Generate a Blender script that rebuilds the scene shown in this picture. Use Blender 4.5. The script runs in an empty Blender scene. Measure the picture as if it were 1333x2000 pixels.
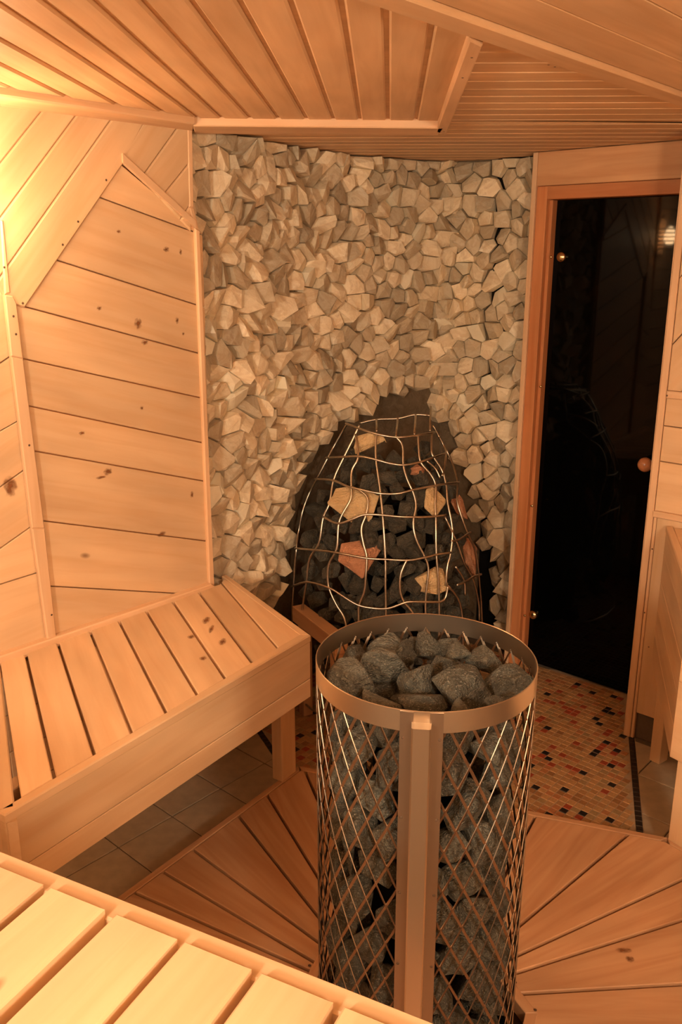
import bpy, bmesh, math, random
from mathutils import Vector, Matrix, noise

# ------------------------------------------------------------------ camera, world, lights, exposure
S = bpy.context.scene
COL = S.collection
HC = 1.70
PITCH = math.radians(16.5)
FPX = 1700.0
cam_d = bpy.data.cameras.new('camera')
cam = bpy.data.objects.new('camera', cam_d)
COL.objects.link(cam)
cam.location = (0, 0, HC)
cam.rotation_euler = (math.pi / 2 - PITCH, 0, 0)
cam_d.sensor_fit = 'VERTICAL'
cam_d.sensor_height = 24
cam_d.lens = 24 * FPX / 2000
cam_d.clip_start = 0.02
S.camera = cam

W = bpy.data.worlds.new('world')
S.world = W
W.use_nodes = True
W.node_tree.nodes['Background'].inputs[0].default_value = (0.02, 0.012, 0.008, 1)
W.node_tree.nodes['Background'].inputs[1].default_value = 1.0

def area(name, loc, target, power, size, color, size_y=None):
    l = bpy.data.lights.new(name, 'AREA')
    l.energy = power
    l.size = size
    if size_y:
        l.shape = 'RECTANGLE'
        l.size_y = size_y
    l.color = color
    o = bpy.data.objects.new(name, l)
    COL.objects.link(o)
    o.location = loc
    d = Vector(target) - Vector(loc)
    o.rotation_euler = d.to_track_quat('-Z', 'Y').to_euler()
    return o

WARM = (1.0, 0.85, 0.63)
LAMP_POWER = 0.7
# unseen lamps behind the photographer, to the left and right
def bulb(name, loc, power, size):
    l = bpy.data.lights.new(name, 'POINT')
    l.energy = power; l.shadow_soft_size = size; l.color = WARM
    o = bpy.data.objects.new(name, l); COL.objects.link(o); o.location = loc
bulb('room_lamp', (-1.15, -0.45, 1.72), 20, 0.12)
bulb('room_lamp_rear', (0.75, -0.60, 1.70), 13, 0.14)

S.view_settings.view_transform = 'Standard'
S.view_settings.look = 'None'
S.view_settings.gamma = 1
S.view_settings.use_curve_mapping = False
S.view_settings.exposure = 2.7

rnd = random.Random(7)

# ------------------------------------------------------------------ photograph geometry helpers
CP, SP = math.cos(PITCH), math.sin(PITCH)
CAMP = Vector((0, 0, HC))
def ray(x, y):
    u = (x - 666.5) / FPX
    v = (y - 1000) / FPX
    return Vector((u, CP - v * SP, -SP - v * CP))
def at_z(x, y, z):
    d = ray(x, y)
    return CAMP + d * ((z - HC) / d.z)
def proj(P):
    q = P - CAMP
    Z = q.y * CP - q.z * SP
    v = -q.y * SP - q.z * CP
    return 666.5 + FPX * q.x / Z, 1000 + FPX * v / Z

class Pl:
    """a real plane in the room: origin, in-plane axes, normal towards the room"""
    def __init__(s, O, ex, n):
        s.O = Vector(O); s.ex = Vector(ex).normalized(); s.n = Vector(n).normalized()
        s.ey = s.n.cross(s.ex)
    def px(s, x, y):
        d = ray(x, y)
        t = (s.O - CAMP).dot(s.n) / d.dot(s.n)
        q = CAMP + d * t - s.O
        return Vector((q.dot(s.ex), q.dot(s.ey)))
    def poly(s, pts): return [s.px(*p) for p in pts]
    def w(s, p, h=0.0): return s.O + s.ex * p[0] + s.ey * p[1] + s.n * h
    def loc2(s, P):
        q = Vector(P) - s.O
        return Vector((q.dot(s.ex), q.dot(s.ey)))
    def off(s, h): return Pl(s.O + s.n * h, s.ex, s.n)

def clip(poly, a, b, keep, gap=0.0):
    """part of the polygon on the side of line ab where the point keep lies"""
    d = (b - a).normalized()
    n = Vector((-d.y, d.x))
    if (keep - a).dot(n) < 0: n = -n
    out = []
    m = len(poly)
    f = [(p - a).dot(n) - gap for p in poly]
    for i in range(m):
        j = (i + 1) % m
        if f[i] >= 0: out.append(poly[i])
        if (f[i] >= 0) != (f[j] >= 0):
            t = f[i] / (f[i] - f[j])
            out.append(poly[i].lerp(poly[j], t))
    return out

def parea(poly):
    return 0.5 * sum(poly[i].x * poly[(i + 1) % len(poly)].y - poly[(i + 1) % len(poly)].x * poly[i].y for i in range(len(poly)))

def cleanp(poly):
    out = []
    for p in poly:
        if not out or (p - out[-1]).length > 2e-4: out.append(p)
    if len(out) > 1 and (out[0] - out[-1]).length < 2e-4: out.pop()
    if len(out) >= 3 and parea(out) < 0: out.reverse()
    return out

def inset(poly, b):
    out = list(poly)
    m = len(poly)
    cen = sum(poly, Vector((0, 0))) / m
    for i in range(m):
        out = clip(out, poly[i], poly[(i + 1) % m], cen, b)
        if len(out) < 3: return None
    return out

# ------------------------------------------------------------------ materials
def new_mat(name):
    m = bpy.data.materials.new(name)
    m.use_nodes = True
    nt = m.node_tree
    return m, nt, nt.nodes['Principled BSDF']

def N(nt, t, **k):
    n = nt.nodes.new(t)
    for a, v in k.items():
        if a == 'ins':
            for i, x in v.items(): n.inputs[i].default_value = x
        else: setattr(n, a, v)
    return n

def wood(name, light, dark, knot=(0.16, 0.06, 0.02), rough=0.48, kn=True, vary=0.16):
    m, nt, bs = new_mat(name)
    L = nt.links.new
    tc = N(nt, 'ShaderNodeTexCoord')
    oi = N(nt, 'ShaderNodeObjectInfo')
    mul = N(nt, 'ShaderNodeVectorMath', operation='SCALE')
    comb = N(nt, 'ShaderNodeCombineXYZ')
    L(oi.outputs['Random'], comb.inputs[0]); L(oi.outputs['Random'], comb.inputs[1]); L(oi.outputs['Random'], comb.inputs[2])
    L(comb.outputs[0], mul.inputs[0]); mul.inputs[3].default_value = 37.0
    add = N(nt, 'ShaderNodeVectorMath', operation='ADD')
    L(tc.outputs['Object'], add.inputs[0]); L(mul.outputs[0], add.inputs[1])
    mp = N(nt, 'ShaderNodeMapping'); mp.inputs['Scale'].default_value = (1.6, 22, 22)
    L(add.outputs[0], mp.inputs[0])
    n1 = N(nt, 'ShaderNodeTexNoise'); n1.inputs['Scale'].default_value = 1.6; n1.inputs['Detail'].default_value = 5; n1.inputs['Distortion'].default_value = 0.6
    L(mp.outputs[0], n1.inputs['Vector'])
    r1 = N(nt, 'ShaderNodeValToRGB')
    r1.color_ramp.elements[0].position = 0.28; r1.color_ramp.elements[0].color = (*dark, 1)
    r1.color_ramp.elements[1].position = 0.62; r1.color_ramp.elements[1].color = (*light, 1)
    L(n1.outputs[0], r1.inputs[0])
    # broad soft blotches
    mp2 = N(nt, 'ShaderNodeMapping'); mp2.inputs['Scale'].default_value = (2.2, 7, 7)
    L(add.outputs[0], mp2.inputs[0])
    n2 = N(nt, 'ShaderNodeTexNoise'); n2.inputs['Scale'].default_value = 1.3; n2.inputs['Detail'].default_value = 2
    L(mp2.outputs[0], n2.inputs['Vector'])
    mr = N(nt, 'ShaderNodeMapRange'); mr.inputs[1].default_value = 0.3; mr.inputs[2].default_value = 0.7; mr.inputs[3].default_value = 0.86; mr.inputs[4].default_value = 1.06
    L(n2.outputs[0], mr.inputs[0])
    mv = N(nt, 'ShaderNodeMapRange'); mv.inputs[3].default_value = 1 - vary; mv.inputs[4].default_value = 1.0
    L(oi.outputs['Random'], mv.inputs[0])
    mm = N(nt, 'ShaderNodeMath', operation='MULTIPLY')
    L(mr.outputs[0], mm.inputs[0]); L(mv.outputs[0], mm.inputs[1])
    sc = N(nt, 'ShaderNodeVectorMath', operation='SCALE')
    L(r1.outputs[0], sc.inputs[0]); L(mm.outputs[0], sc.inputs[3])
    last = sc.outputs[0]
    if kn:
        mp3 = N(nt, 'ShaderNodeMapping'); mp3.inputs['Scale'].default_value = (3.2, 6.5, 0.01)
        L(add.outputs[0], mp3.inputs[0])
        vo = N(nt, 'ShaderNodeTexVoronoi'); vo.inputs['Scale'].default_value = 1.0
        L(mp3.outputs[0], vo.inputs['Vector'])
        kr = N(nt, 'ShaderNodeMapRange'); kr.inputs[1].default_value = 0.028; kr.inputs[2].default_value = 0.07; kr.inputs[3].default_value = 1; kr.inputs[4].default_value = 0
        L(vo.outputs['Distance'], kr.inputs[0])
        sep = N(nt, 'ShaderNodeSeparateColor'); L(vo.outputs['Color'], sep.inputs[0])
        gt = N(nt, 'ShaderNodeMath', operation='GREATER_THAN'); gt.inputs[1].default_value = 0.85
        L(sep.outputs[0], gt.inputs[0])
        km = N(nt, 'ShaderNodeMath', operation='MULTIPLY'); L(kr.outputs[0], km.inputs[0]); L(gt.outputs[0], km.inputs[1])
        k2 = N(nt, 'ShaderNodeMath', operation='MULTIPLY'); L(km.outputs[0], k2.inputs[0]); k2.inputs[1].default_value = 0.8
        mx = N(nt, 'ShaderNodeMix', data_type='RGBA')
        L(k2.outputs[0], mx.inputs[0]); L(last, mx.inputs[6]); mx.inputs[7].default_value = (*knot, 1)
        last = mx.outputs[2]
    L(last, bs.inputs['Base Color'])
    bs.inputs['Roughness'].default_value = rough
    bs.inputs['Specular IOR Level'].default_value = 0.3
    bp = N(nt, 'ShaderNodeBump'); bp.inputs['Strength'].default_value = 0.06; bp.inputs['Distance'].default_value = 0.002
    L(n1.outputs[0], bp.inputs['Height']); L(bp.outputs[0], bs.inputs['Normal'])
    return m

def rock(name, cols, spk=None, scale=9.0, rough=0.8, bump=0.5, vary=0.35, fine=60, bd=0.012):
    m, nt, bs = new_mat(name)
    L = nt.links.new
    tc = N(nt, 'ShaderNodeTexCoord'); oi = N(nt, 'ShaderNodeObjectInfo')
    at = N(nt, 'ShaderNodeAttribute'); at.attribute_name = 'tone'
    rsum = N(nt, 'ShaderNodeMath', operation='ADD'); L(oi.outputs['Random'], rsum.inputs[0]); L(at.outputs['Fac'], rsum.inputs[1])
    fr = N(nt, 'ShaderNodeMath', operation='FRACT'); L(rsum.outputs[0], fr.inputs[0])
    cb = N(nt, 'ShaderNodeCombineXYZ'); L(fr.outputs[0], cb.inputs[0]); L(fr.outputs[0], cb.inputs[2])
    sc = N(nt, 'ShaderNodeVectorMath', operation='SCALE'); sc.inputs[3].default_value = 19; L(cb.outputs[0], sc.inputs[0])
    ad = N(nt, 'ShaderNodeVectorMath', operation='ADD'); L(tc.outputs['Object'], ad.inputs[0]); L(sc.outputs[0], ad.inputs[1])
    n1 = N(nt, 'ShaderNodeTexNoise'); n1.inputs['Scale'].default_value = scale; n1.inputs['Detail'].default_value = 7; n1.inputs['Roughness'].default_value = 0.65; n1.inputs['Distortion'].default_value = 0.8
    L(ad.outputs[0], n1.inputs['Vector'])
    r = N(nt, 'ShaderNodeValToRGB')
    el = r.color_ramp.elements
    el[0].position = 0.3; el[0].color = (*cols[0], 1)
    el[1].position = 0.68; el[1].color = (*cols[-1], 1)
    for i, c in enumerate(cols[1:-1]):
        e = el.new(0.3 + 0.38 * (i + 1) / (len(cols) - 1)); e.color = (*c, 1)
    L(n1.outputs[0], r.inputs[0])
    mv = N(nt, 'ShaderNodeMapRange'); mv.inputs[3].default_value = 1 - vary; mv.inputs[4].default_value = 1 + vary * 0.5
    L(fr.outputs[0], mv.inputs[0])
    s2 = N(nt, 'ShaderNodeVectorMath', operation='SCALE'); L(r.outputs[0], s2.inputs[0]); L(mv.outputs[0], s2.inputs[3])
    last = s2.outputs[0]
    n3 = N(nt, 'ShaderNodeTexNoise'); n3.inputs['Scale'].default_value = fine; n3.inputs['Detail'].default_value = 3
    L(ad.outputs[0], n3.inputs['Vector'])
    if spk:
        mr = N(nt, 'ShaderNodeMapRange'); mr.inputs[1].default_value = 0.57; mr.inputs[2].default_value = 0.76
        L(n3.outputs[0], mr.inputs[0])
        mx = N(nt, 'ShaderNodeMix', data_type='RGBA'); L(mr.outputs[0], mx.inputs[0]); L(last, mx.inputs[6]); mx.inputs[7].default_value = (*spk, 1)
        last = mx.outputs[2]
    L(last, bs.inputs['Base Color'])
    bs.inputs['Roughness'].default_value = rough
    bs.inputs['Specular IOR Level'].default_value = 0.35
    sm = N(nt, 'ShaderNodeMath', operation='MULTIPLY_ADD'); L(n3.outputs[0], sm.inputs[0]); sm.inputs[1].default_value = 0.35; L(n1.outputs[0], sm.inputs[2])
    bp = N(nt, 'ShaderNodeBump'); bp.inputs['Strength'].default_value = bump; bp.inputs['Distance'].default_value = bd
    L(sm.outputs[0], bp.inputs['Height']); L(bp.outputs[0], bs.inputs['Normal'])
    return m

def plain(name, col, rough=0.5, metal=0.0, spec=0.5, bump=0.0, bscale=80, aniso=None, con=1.0):
    m, nt, bs = new_mat(name)
    L = nt.links.new
    bs.inputs['Metallic'].default_value = metal
    bs.inputs['Specular IOR Level'].default_value = spec
    tc = N(nt, 'ShaderNodeTexCoord')
    n = N(nt, 'ShaderNodeTexNoise'); n.inputs['Scale'].default_value = bscale; n.inputs['Detail'].default_value = 3
    if aniso:
        mp = N(nt, 'ShaderNodeMapping'); mp.inputs['Scale'].default_value = aniso
        L(tc.outputs['Object'], mp.inputs[0]); L(mp.outputs[0], n.inputs['Vector'])
    else: L(tc.outputs['Object'], n.inputs['Vector'])
    r = N(nt, 'ShaderNodeValToRGB')
    r.color_ramp.elements[0].position = 0.3; r.color_ramp.elements[1].position = 0.7
    r.color_ramp.elements[0].color = (*[c * (1 - 0.14 * con) for c in col], 1); r.color_ramp.elements[1].color = (*[min(1, c * (1 + .08 * con)) for c in col], 1)
    L(n.outputs[0], r.inputs[0]); L(r.outputs[0], bs.inputs['Base Color'])
    mr = N(nt, 'ShaderNodeMapRange'); mr.inputs[3].default_value = rough * (1 - .15 * con); mr.inputs[4].default_value = min(1, rough * (1 + .15 * con))
    L(n.outputs[0], mr.inputs[0]); L(mr.outputs[0], bs.inputs['Roughness'])
    if bump:
        bp = N(nt, 'ShaderNodeBump'); bp.inputs['Strength'].default_value = bump; bp.inputs['Distance'].default_value = 0.002
        L(n.outputs[0], bp.inputs['Height']); L(bp.outputs[0], bs.inputs['Normal'])
    return m

M = {}
M['wall'] = wood('aspen_wall', (0.80, 0.545, 0.325), (0.74, 0.47, 0.26))
M['bench'] = wood('aspen_bench', (0.80, 0.55, 0.33), (0.74, 0.47, 0.265))
M['ceil'] = wood('aspen_ceiling', (0.80, 0.52, 0.30), (0.70, 0.42, 0.22), kn=False, vary=0.12)
M['plat'] = wood('platform_wood', (0.66, 0.39, 0.22), (0.55, 0.29, 0.15))
M['trim'] = wood('aspen_trim', (0.82, 0.54, 0.33), (0.74, 0.45, 0.25), kn=False, vary=0.10)
M['header'] = wood('alder_header', (0.66, 0.36, 0.18), (0.56, 0.27, 0.12), kn=False, vary=0.05)
M['frame'] = wood('red_alder_frame', (0.60, 0.24, 0.095), (0.50, 0.17, 0.06), kn=False, vary=0.08)
M['stone'] = rock('tan_split_stone', [(0.58, 0.43, 0.275), (0.78, 0.655, 0.47), (0.68, 0.53, 0.35), (0.86, 0.76, 0.59)], scale=11, bump=0.55, vary=0.42)
M['pale'] = rock('pale_split_stone', [(0.84, 0.74, 0.55), (0.88, 0.80, 0.62)], scale=9, bump=0.4, vary=0.1)
M['mortar'] = rock('dark_mortar', [(0.10, 0.072, 0.042), (0.17, 0.125, 0.08)], scale=30, bump=0.6, vary=0.0)
M['gravel'] = rock('grey_heater_rock', [(0.11, 0.108, 0.085), (0.28, 0.26, 0.20), (0.17, 0.16, 0.125), (0.38, 0.34, 0.26)], spk=(0.60, 0.55, 0.44), scale=1.7, bump=0.9, vary=0.3, fine=13, bd=.16)
M['darkrock'] = rock('dark_stove_rock', [(0.09, 0.08, 0.058), (0.18, 0.16, 0.12), (0.26, 0.225, 0.165)], spk=(0.2, 0.18, 0.13), scale=1.6, bump=0.9, vary=0.3, fine=11, bd=.16)
M['sandrock'] = rock('sandstone', [(0.62, 0.41, 0.20), (0.78, 0.56, 0.31)], scale=1.5, bump=0.5, vary=0.15, fine=9, bd=.1)
M['redrock'] = rock('red_sandstone', [(0.48, 0.20, 0.10), (0.66, 0.32, 0.18)], scale=1.5, bump=0.6, vary=0.1, fine=9, bd=.1)
M['steel'] = plain('brushed_steel', (0.62, 0.53, 0.43), 0.30, 1.0, bscale=3, con=.2)
M['shaded'] = plain('shaded_steel', (0.36, 0.27, 0.20), 0.42, 1.0, bscale=3, con=.2)  # post flanges: their shade and brown floor reflection put into the colour
M['wire'] = plain('steel_wire', (0.60, 0.53, 0.43), 0.33, 1.0)
M['mesh'] = plain('expanded_steel', (0.33, 0.24, 0.17), 0.36, 1.0)
M['brass'] = plain('brass', (0.70, 0.52, 0.28), 0.25, 1.0)
M['glass'] = plain('smoked_glass', (0.0012, 0.0011, 0.001), 0.04, 0.0, spec=0.11)
M['grout'] = plain('grout', (0.42, 0.31, 0.20), 0.9, bump=0.3)
M['mortar_grey'] = plain('tile_joint', (0.16, 0.12, 0.085), 0.9, bump=0.3)
M['tile'] = plain('beige_floor_tile', (0.46, 0.37, 0.26), 0.55, bump=0.1, bscale=25)
M['knobwood'] = plain('turned_wood', (0.62, 0.24, 0.10), 0.3)
M['nail'] = plain('nail_head', (0.10, 0.055, 0.03), 0.6)
M['core'] = plain('near_black', (0.006, 0.005, 0.004), 0.9, spec=.1)  # near-black; on the heater core it stands for shade between rocks
M['skirt'] = plain('brown_skirting', (0.13, 0.09, 0.06), 0.7)
for i, c in enumerate([(0.50, 0.29, 0.13), (0.42, 0.23, 0.10), (0.34, 0.17, 0.07), (0.38, 0.25, 0.12), (0.46, 0.20, 0.085), (0.36, 0.07, 0.03), (0.02, 0.015, 0.015)]):
    M['mos%d' % i] = plain('mosaic_glaze_%s' % 'abcdefg'[i], c, 0.35, bscale=120)
def knot_mat():
    m, nt, bs = new_mat('wood_knot')
    L = nt.links.new
    tc = N(nt, 'ShaderNodeTexCoord')
    ln = N(nt, 'ShaderNodeVectorMath', operation='LENGTH'); L(tc.outputs['Object'], ln.inputs[0])
    n = N(nt, 'ShaderNodeTexNoise'); n.inputs['Scale'].default_value = 1.8; n.inputs['Detail'].default_value = 3
    oi = N(nt, 'ShaderNodeObjectInfo'); ad = N(nt, 'ShaderNodeVectorMath', operation='ADD'); L(tc.outputs['Object'], ad.inputs[0]); L(oi.outputs['Location'], ad.inputs[1]); L(ad.outputs[0], n.inputs['Vector'])
    a = N(nt, 'ShaderNodeMath', operation='MULTIPLY_ADD'); L(n.outputs[0], a.inputs[0]); a.inputs[1].default_value = 1.3; L(ln.outputs['Value'], a.inputs[2])
    mr = N(nt, 'ShaderNodeMapRange'); mr.inputs[1].default_value = .75; mr.inputs[2].default_value = 1.5; mr.inputs[3].default_value = .85; mr.inputs[4].default_value = 0
    L(a.outputs[0], mr.inputs[0])
    e = N(nt, 'ShaderNodeMapRange'); e.inputs[1].default_value = .7; e.inputs[2].default_value = 1.0; e.inputs[3].default_value = 1; e.inputs[4].default_value = 0
    L(ln.outputs['Value'], e.inputs[0])
    mu = N(nt, 'ShaderNodeMath', operation='MULTIPLY'); L(mr.outputs[0], mu.inputs[0]); L(e.outputs[0], mu.inputs[1])
    L(mu.outputs[0], bs.inputs['Alpha'])
    bs.inputs['Base Color'].default_value = (.23, .075, .018, 1); bs.inputs['Roughness'].default_value = .55
    return m
M['knot'] = knot_mat()
lampm, lnt, lbs = new_mat('lamp_glow')
lbs.inputs['Emission Color'].default_value = (1.0, 0.62, 0.30, 1)
lbs.inputs['Emission Strength'].default_value = 22
lbs.inputs['Base Color'].default_value = (0.9, 0.8, 0.6, 1)

# ------------------------------------------------------------------ object helpers
def link(o, parent=None, world=None):
    COL.objects.link(o)
    if parent is not None:
        o.parent = parent
        if world is not None: o.matrix_basis = parent_world(parent).inverted() @ world
    elif world is not None: o.matrix_basis = world
    return o

PW = {}
def parent_world(p):
    m = p.matrix_basis.copy()
    q = p.parent
    while q:
        m = q.matrix_basis @ m
        q = q.parent
    return m

def mesh_obj(name, verts, faces, mat, parent=None, world=None, smooth=False):
    me = bpy.data.meshes.new(name)
    me.from_pydata([tuple(v) for v in verts], [], faces)
    if smooth:
        for p in me.polygons: p.use_smooth = True
    me.materials.append(mat)
    return link(bpy.data.objects.new(name, me), parent, world or Matrix())

def bm_obj(name, bm, mat, parent=None, world=None, smooth=False):
    me = bpy.data.meshes.new(name)
    bm.normal_update()
    bm.to_mesh(me); bm.free()
    if smooth:
        for p in me.polygons: p.use_smooth = True
    me.materials.append(mat)
    return link(bpy.data.objects.new(name, me), parent, world or Matrix())

def thing(name, label, cat, loc=(0, 0, 0), group=None):
    o = bpy.data.objects.new(name, None)
    o.empty_display_size = 0.1
    COL.objects.link(o)
    o.location = loc
    o['label'] = label; o['category'] = cat
    if group: o['group'] = group
    return o

def tag(o, label, cat, group=None):
    o['label'] = label; o['category'] = cat
    if group: o['group'] = group
    return o

def board(pl, poly, parent, name='plank', mat='wall', h=0.0, thick=0.014, bev=0.0018, grain=None):
    poly = cleanp(poly)
    if len(poly) < 3 or abs(parea(poly)) < 1.5e-4: return None
    ins = inset(poly, bev)
    if ins is None or len(cleanp(ins)) < 3: return None
    cen = sum(poly, Vector((0, 0))) / len(poly)
    g = Vector(grain) if grain is not None else max(((poly[(i + 1) % len(poly)] - poly[i]) for i in range(len(poly))), key=lambda v: v.length)
    g.normalize()
    gx = pl.ex * g.x + pl.ey * g.y
    gy = pl.n.cross(gx)
    mat4 = Matrix((gx, gy, pl.n)).transposed().to_4x4()
    mat4.translation = pl.w(cen, h)
    def l(p):
        q = p - cen
        return q.dot(g), q.dot(Vector((-g.y, g.x)))
    bm = bmesh.new()
    top = [bm.verts.new((*l(p), 0)) for p in cleanp(ins)]
    mid = [bm.verts.new((*l(p), -bev)) for p in poly]
    bot = [bm.verts.new((*l(p), -thick)) for p in poly]
    bm.faces.new(top); bm.faces.new(list(reversed(bot)))
    m = len(poly)
    for i in range(m):
        j = (i + 1) % m
        bm.faces.new((bot[i], bot[j], mid[j], mid[i]))
    if len(top) == m:
        # match ring order
        k = min(range(m), key=lambda k: (top[k].co.xy - mid[0].co.xy).length)
        tp = top[k:] + top[:k]
        for i in range(m):
            j = (i + 1) % m
            bm.faces.new((mid[i], mid[j], tp[j], tp[i]))
    else:
        # a tiny edge vanished in the inset: plain prism top
        for f in list(bm.faces):
            if all(v in top for v in f.verts): bm.faces.remove(f)
        for v in top: bm.verts.remove(v)
        for v in mid: v.co.z = 0
        bm.faces.new(mid)
    return bm_obj(name, bm, M[mat], parent, mat4)

def panel(pl, region, lines, parent, gap=0.0016, **kw):
    """split a region of a plane along lines, one plank object per strip"""
    res = []
    mids = [(a + b) / 2 for a, b in lines]
    n = len(lines)
    for i in range(n + 1):
        p = region
        if i > 0:
            a, b = lines[i - 1]
            keep = mids[i] if i < n else (a * 2 - mids[i - 2] if n > 1 else None)
            if keep is None: keep = kw.get('after')
            p = clip(p, a, b, keep, gap)
        if i < n and len(p) >= 3:
            a, b = lines[i]
            keep = mids[i - 1] if i > 0 else a * 2 - mids[1]
            p = clip(p, a, b, keep, gap)
        if len(p) < 3: continue
        a, b = lines[min(i, n - 1)]
        o = board(pl, p, parent, grain=(b - a), **kw)
        if o: res.append(o)
    return res

def box_bm(bm, lo, hi, mtx=None):
    vs = [bm.verts.new((x, y, z)) for x in (lo[0], hi[0]) for y in (lo[1], hi[1]) for z in (lo[2], hi[2])]
    if mtx:
        for v in vs: v.co = mtx @ v.co
    for f in ((0, 1, 3, 2), (4, 6, 7, 5), (0, 4, 5, 1), (2, 3, 7, 6), (0, 2, 6, 4), (1, 5, 7, 3)):
        bm.faces.new([vs[i] for i in f])

def beam(P0, P1, w, d, name, mat, parent, side, bev=0.002):
    """rectangular timber from P0 to P1; side = direction of the width w, d the other way"""
    P0, P1 = Vector(P0), Vector(P1)
    x = (P1 - P0).normalized(); y = (Vector(side) - x * Vector(side).dot(x)).normalized(); z = x.cross(y)
    m = Matrix((x, y, z)).transposed().to_4x4(); m.translation = (P0 + P1) / 2
    L = (P1 - P0).length
    bm = bmesh.new()
    box_bm(bm, (-L / 2, -w / 2, -d / 2), (L / 2, w / 2, d / 2))
    bmesh.ops.bevel(bm, geom=list(bm.edges), offset=bev, segments=1, affect='EDGES')
    return bm_obj(name, bm, M[mat], parent, m)

def tube_bm(bm, pts, r, seg=6):
    pts = [Vector(p) for p in pts]
    rings = []
    prev = None
    for i, p in enumerate(pts):
        t = (pts[min(i + 1, len(pts) - 1)] - pts[max(i - 1, 0)]).normalized()
        a = prev - t * prev.dot(t) if prev else t.orthogonal()
        a.normalize(); prev = a
        b = t.cross(a)
        rings.append([bm.verts.new(p + (a * math.cos(k * 2 * math.pi / seg) + b * math.sin(k * 2 * math.pi / seg)) * r) for k in range(seg)])
    for i in range(len(rings) - 1):
        for k in range(seg):
            bm.faces.new((rings[i][k], rings[i][(k + 1) % seg], rings[i + 1][(k + 1) % seg], rings[i + 1][k]))
    bm.faces.new(list(reversed(rings[0]))); bm.faces.new(rings[-1])

def lathe(profile, seg=24):
    bm = bmesh.new()
    rings = []
    for r, z in profile:
        if r < 1e-5: rings.append([bm.verts.new((0, 0, z))])
        else: rings.append([bm.verts.new((r * math.cos(2 * math.pi * k / seg), r * math.sin(2 * math.pi * k / seg), z)) for k in range(seg)])
    for a, b in zip(rings, rings[1:]):
        for k in range(seg):
            k2 = (k + 1) % seg
            if len(a) == 1 and len(b) == 1: continue
            if len(a) == 1: bm.faces.new((a[0], b[k2], b[k]))
            elif len(b) == 1: bm.faces.new((a[k], a[k2], b[0]))
            else: bm.faces.new((a[k], a[k2], b[k2], b[k]))
    bmesh.ops.recalc_face_normals(bm, faces=bm.faces)
    return bm

def smooth_path(pts, sub=4):
    out = []
    for i in range(len(pts) - 1):
        p0 = pts[max(i - 1, 0)]; p1 = pts[i]; p2 = pts[i + 1]; p3 = pts[min(i + 2, len(pts) - 1)]
        for k in range(sub):
            t = k / sub
            out.append(tuple(0.5 * ((2 * b) + (-a + c) * t + (2 * a - 5 * b + 4 * c - d) * t * t + (-a + 3 * b - 3 * c + d) * t ** 3) for a, b, c, d in zip(p0, p1, p2, p3)))
    out.append(tuple(pts[-1]))
    return out

NAILME = None
def nail(pl, p2, h, parent, r=0.0032):
    global NAILME
    if NAILME is None:
        bm = lathe([(0, 0.0008), (0.7, 0.0006), (1, 0.0)], 8)
        NAILME = bpy.data.meshes.new('nail'); bm.to_mesh(NAILME); bm.free(); NAILME.materials.append(M['nail'])
    o = bpy.data.objects.new('nail', NAILME)
    m = Matrix((pl.ex, pl.ey, pl.n)).transposed().to_4x4(); m.translation = pl.w(p2, h)
    link(o, parent, m @ Matrix.Diagonal((r, r, 1, 1)))

# ------------------------------------------------------------------ the setting: planes of the room
AZ = math.radians(41.7)
DIR = Vector((math.sin(AZ), math.cos(AZ), 0))            # along the left wall, away from the camera
PER = Vector((math.cos(AZ), -math.sin(AZ), 0))           # along the door wall, to the right
ZC = 2.06
UP = Vector((0, 0, 1))
WL = Pl((-0.432, 2.733, 0), DIR, PER)                    # left wall face; ey = up
CE = Pl((0, 0, ZC), (1, 0, 0), (0, 0, -1))
FL = Pl((0, 0, 0), (1, 0, 0), (0, 0, 1))
A0 = at_z(1222, 1357, 0)
B0 = at_z(1049, 1299, 0)
DT = (A0 - B0).normalized()                              # along the door wall, to the right
DN = Vector((-DT.y, DT.x, 0)); DN = -DN if DN.dot(-A0) < 0 else DN
DG = Pl(B0, DT, DN)                                      # glass plane
DF = DG.off(0.06)                                        # frame plane
TB = at_z(1220, 1435, 0)
WR = Pl(TB, DT, DN)                                      # face of the wall right of the door

def struct(name, bm_or_obj, mat=None):
    o = bm_or_obj if isinstance(bm_or_obj, bpy.types.Object) else bm_obj(name, bm_or_obj, mat)
    o['kind'] = 'structure'
    return o

def slab(name, pl, x0, x1, y0, y1, thick, mat):
    bm = bmesh.new()
    m = Matrix((pl.ex, pl.ey, pl.n)).transposed().to_4x4(); m.translation = pl.O
    box_bm(bm, (x0, y0, -thick), (x1, y1, 0), m)
    return struct(name, bm, mat)

floor = slab('floor', FL.off(-0.004), -4.0, 3.6, -2.6, 4.4, 0.10, M['mortar_grey'])
ceiling = slab('ceiling', CE.off(-0.0065), -4.0, 3.6, -4.4, 2.6, 0.10, M['ceil'])
wall_left = slab('wall_left', WL.off(-0.016), -3.9, -0.005, 0, ZC + 0.02, 0.10, M['frame'])

# walls behind the photographer, plain boarded
corner = Vector((0.43, 3.73, 0))
LB = WL.O - DIR * 3.75
wall_rear = slab('wall_rear', Pl(LB, PER, DIR), -0.1, 3.4, 0, ZC + 0.02, 0.1, M['wall'])
RB = Vector(TB) + DT * 2.25
wall_side = slab('wall_side', Pl(RB, -DIR, -PER), -0.4, 4.2, 0, ZC + 0.02, 0.1, M['wall'])

# ------------------------------------------------------------------ left wall boarding
def Lw(*p): return [(WL.px(*a), WL.px(*b)) for a, b in p]
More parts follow.
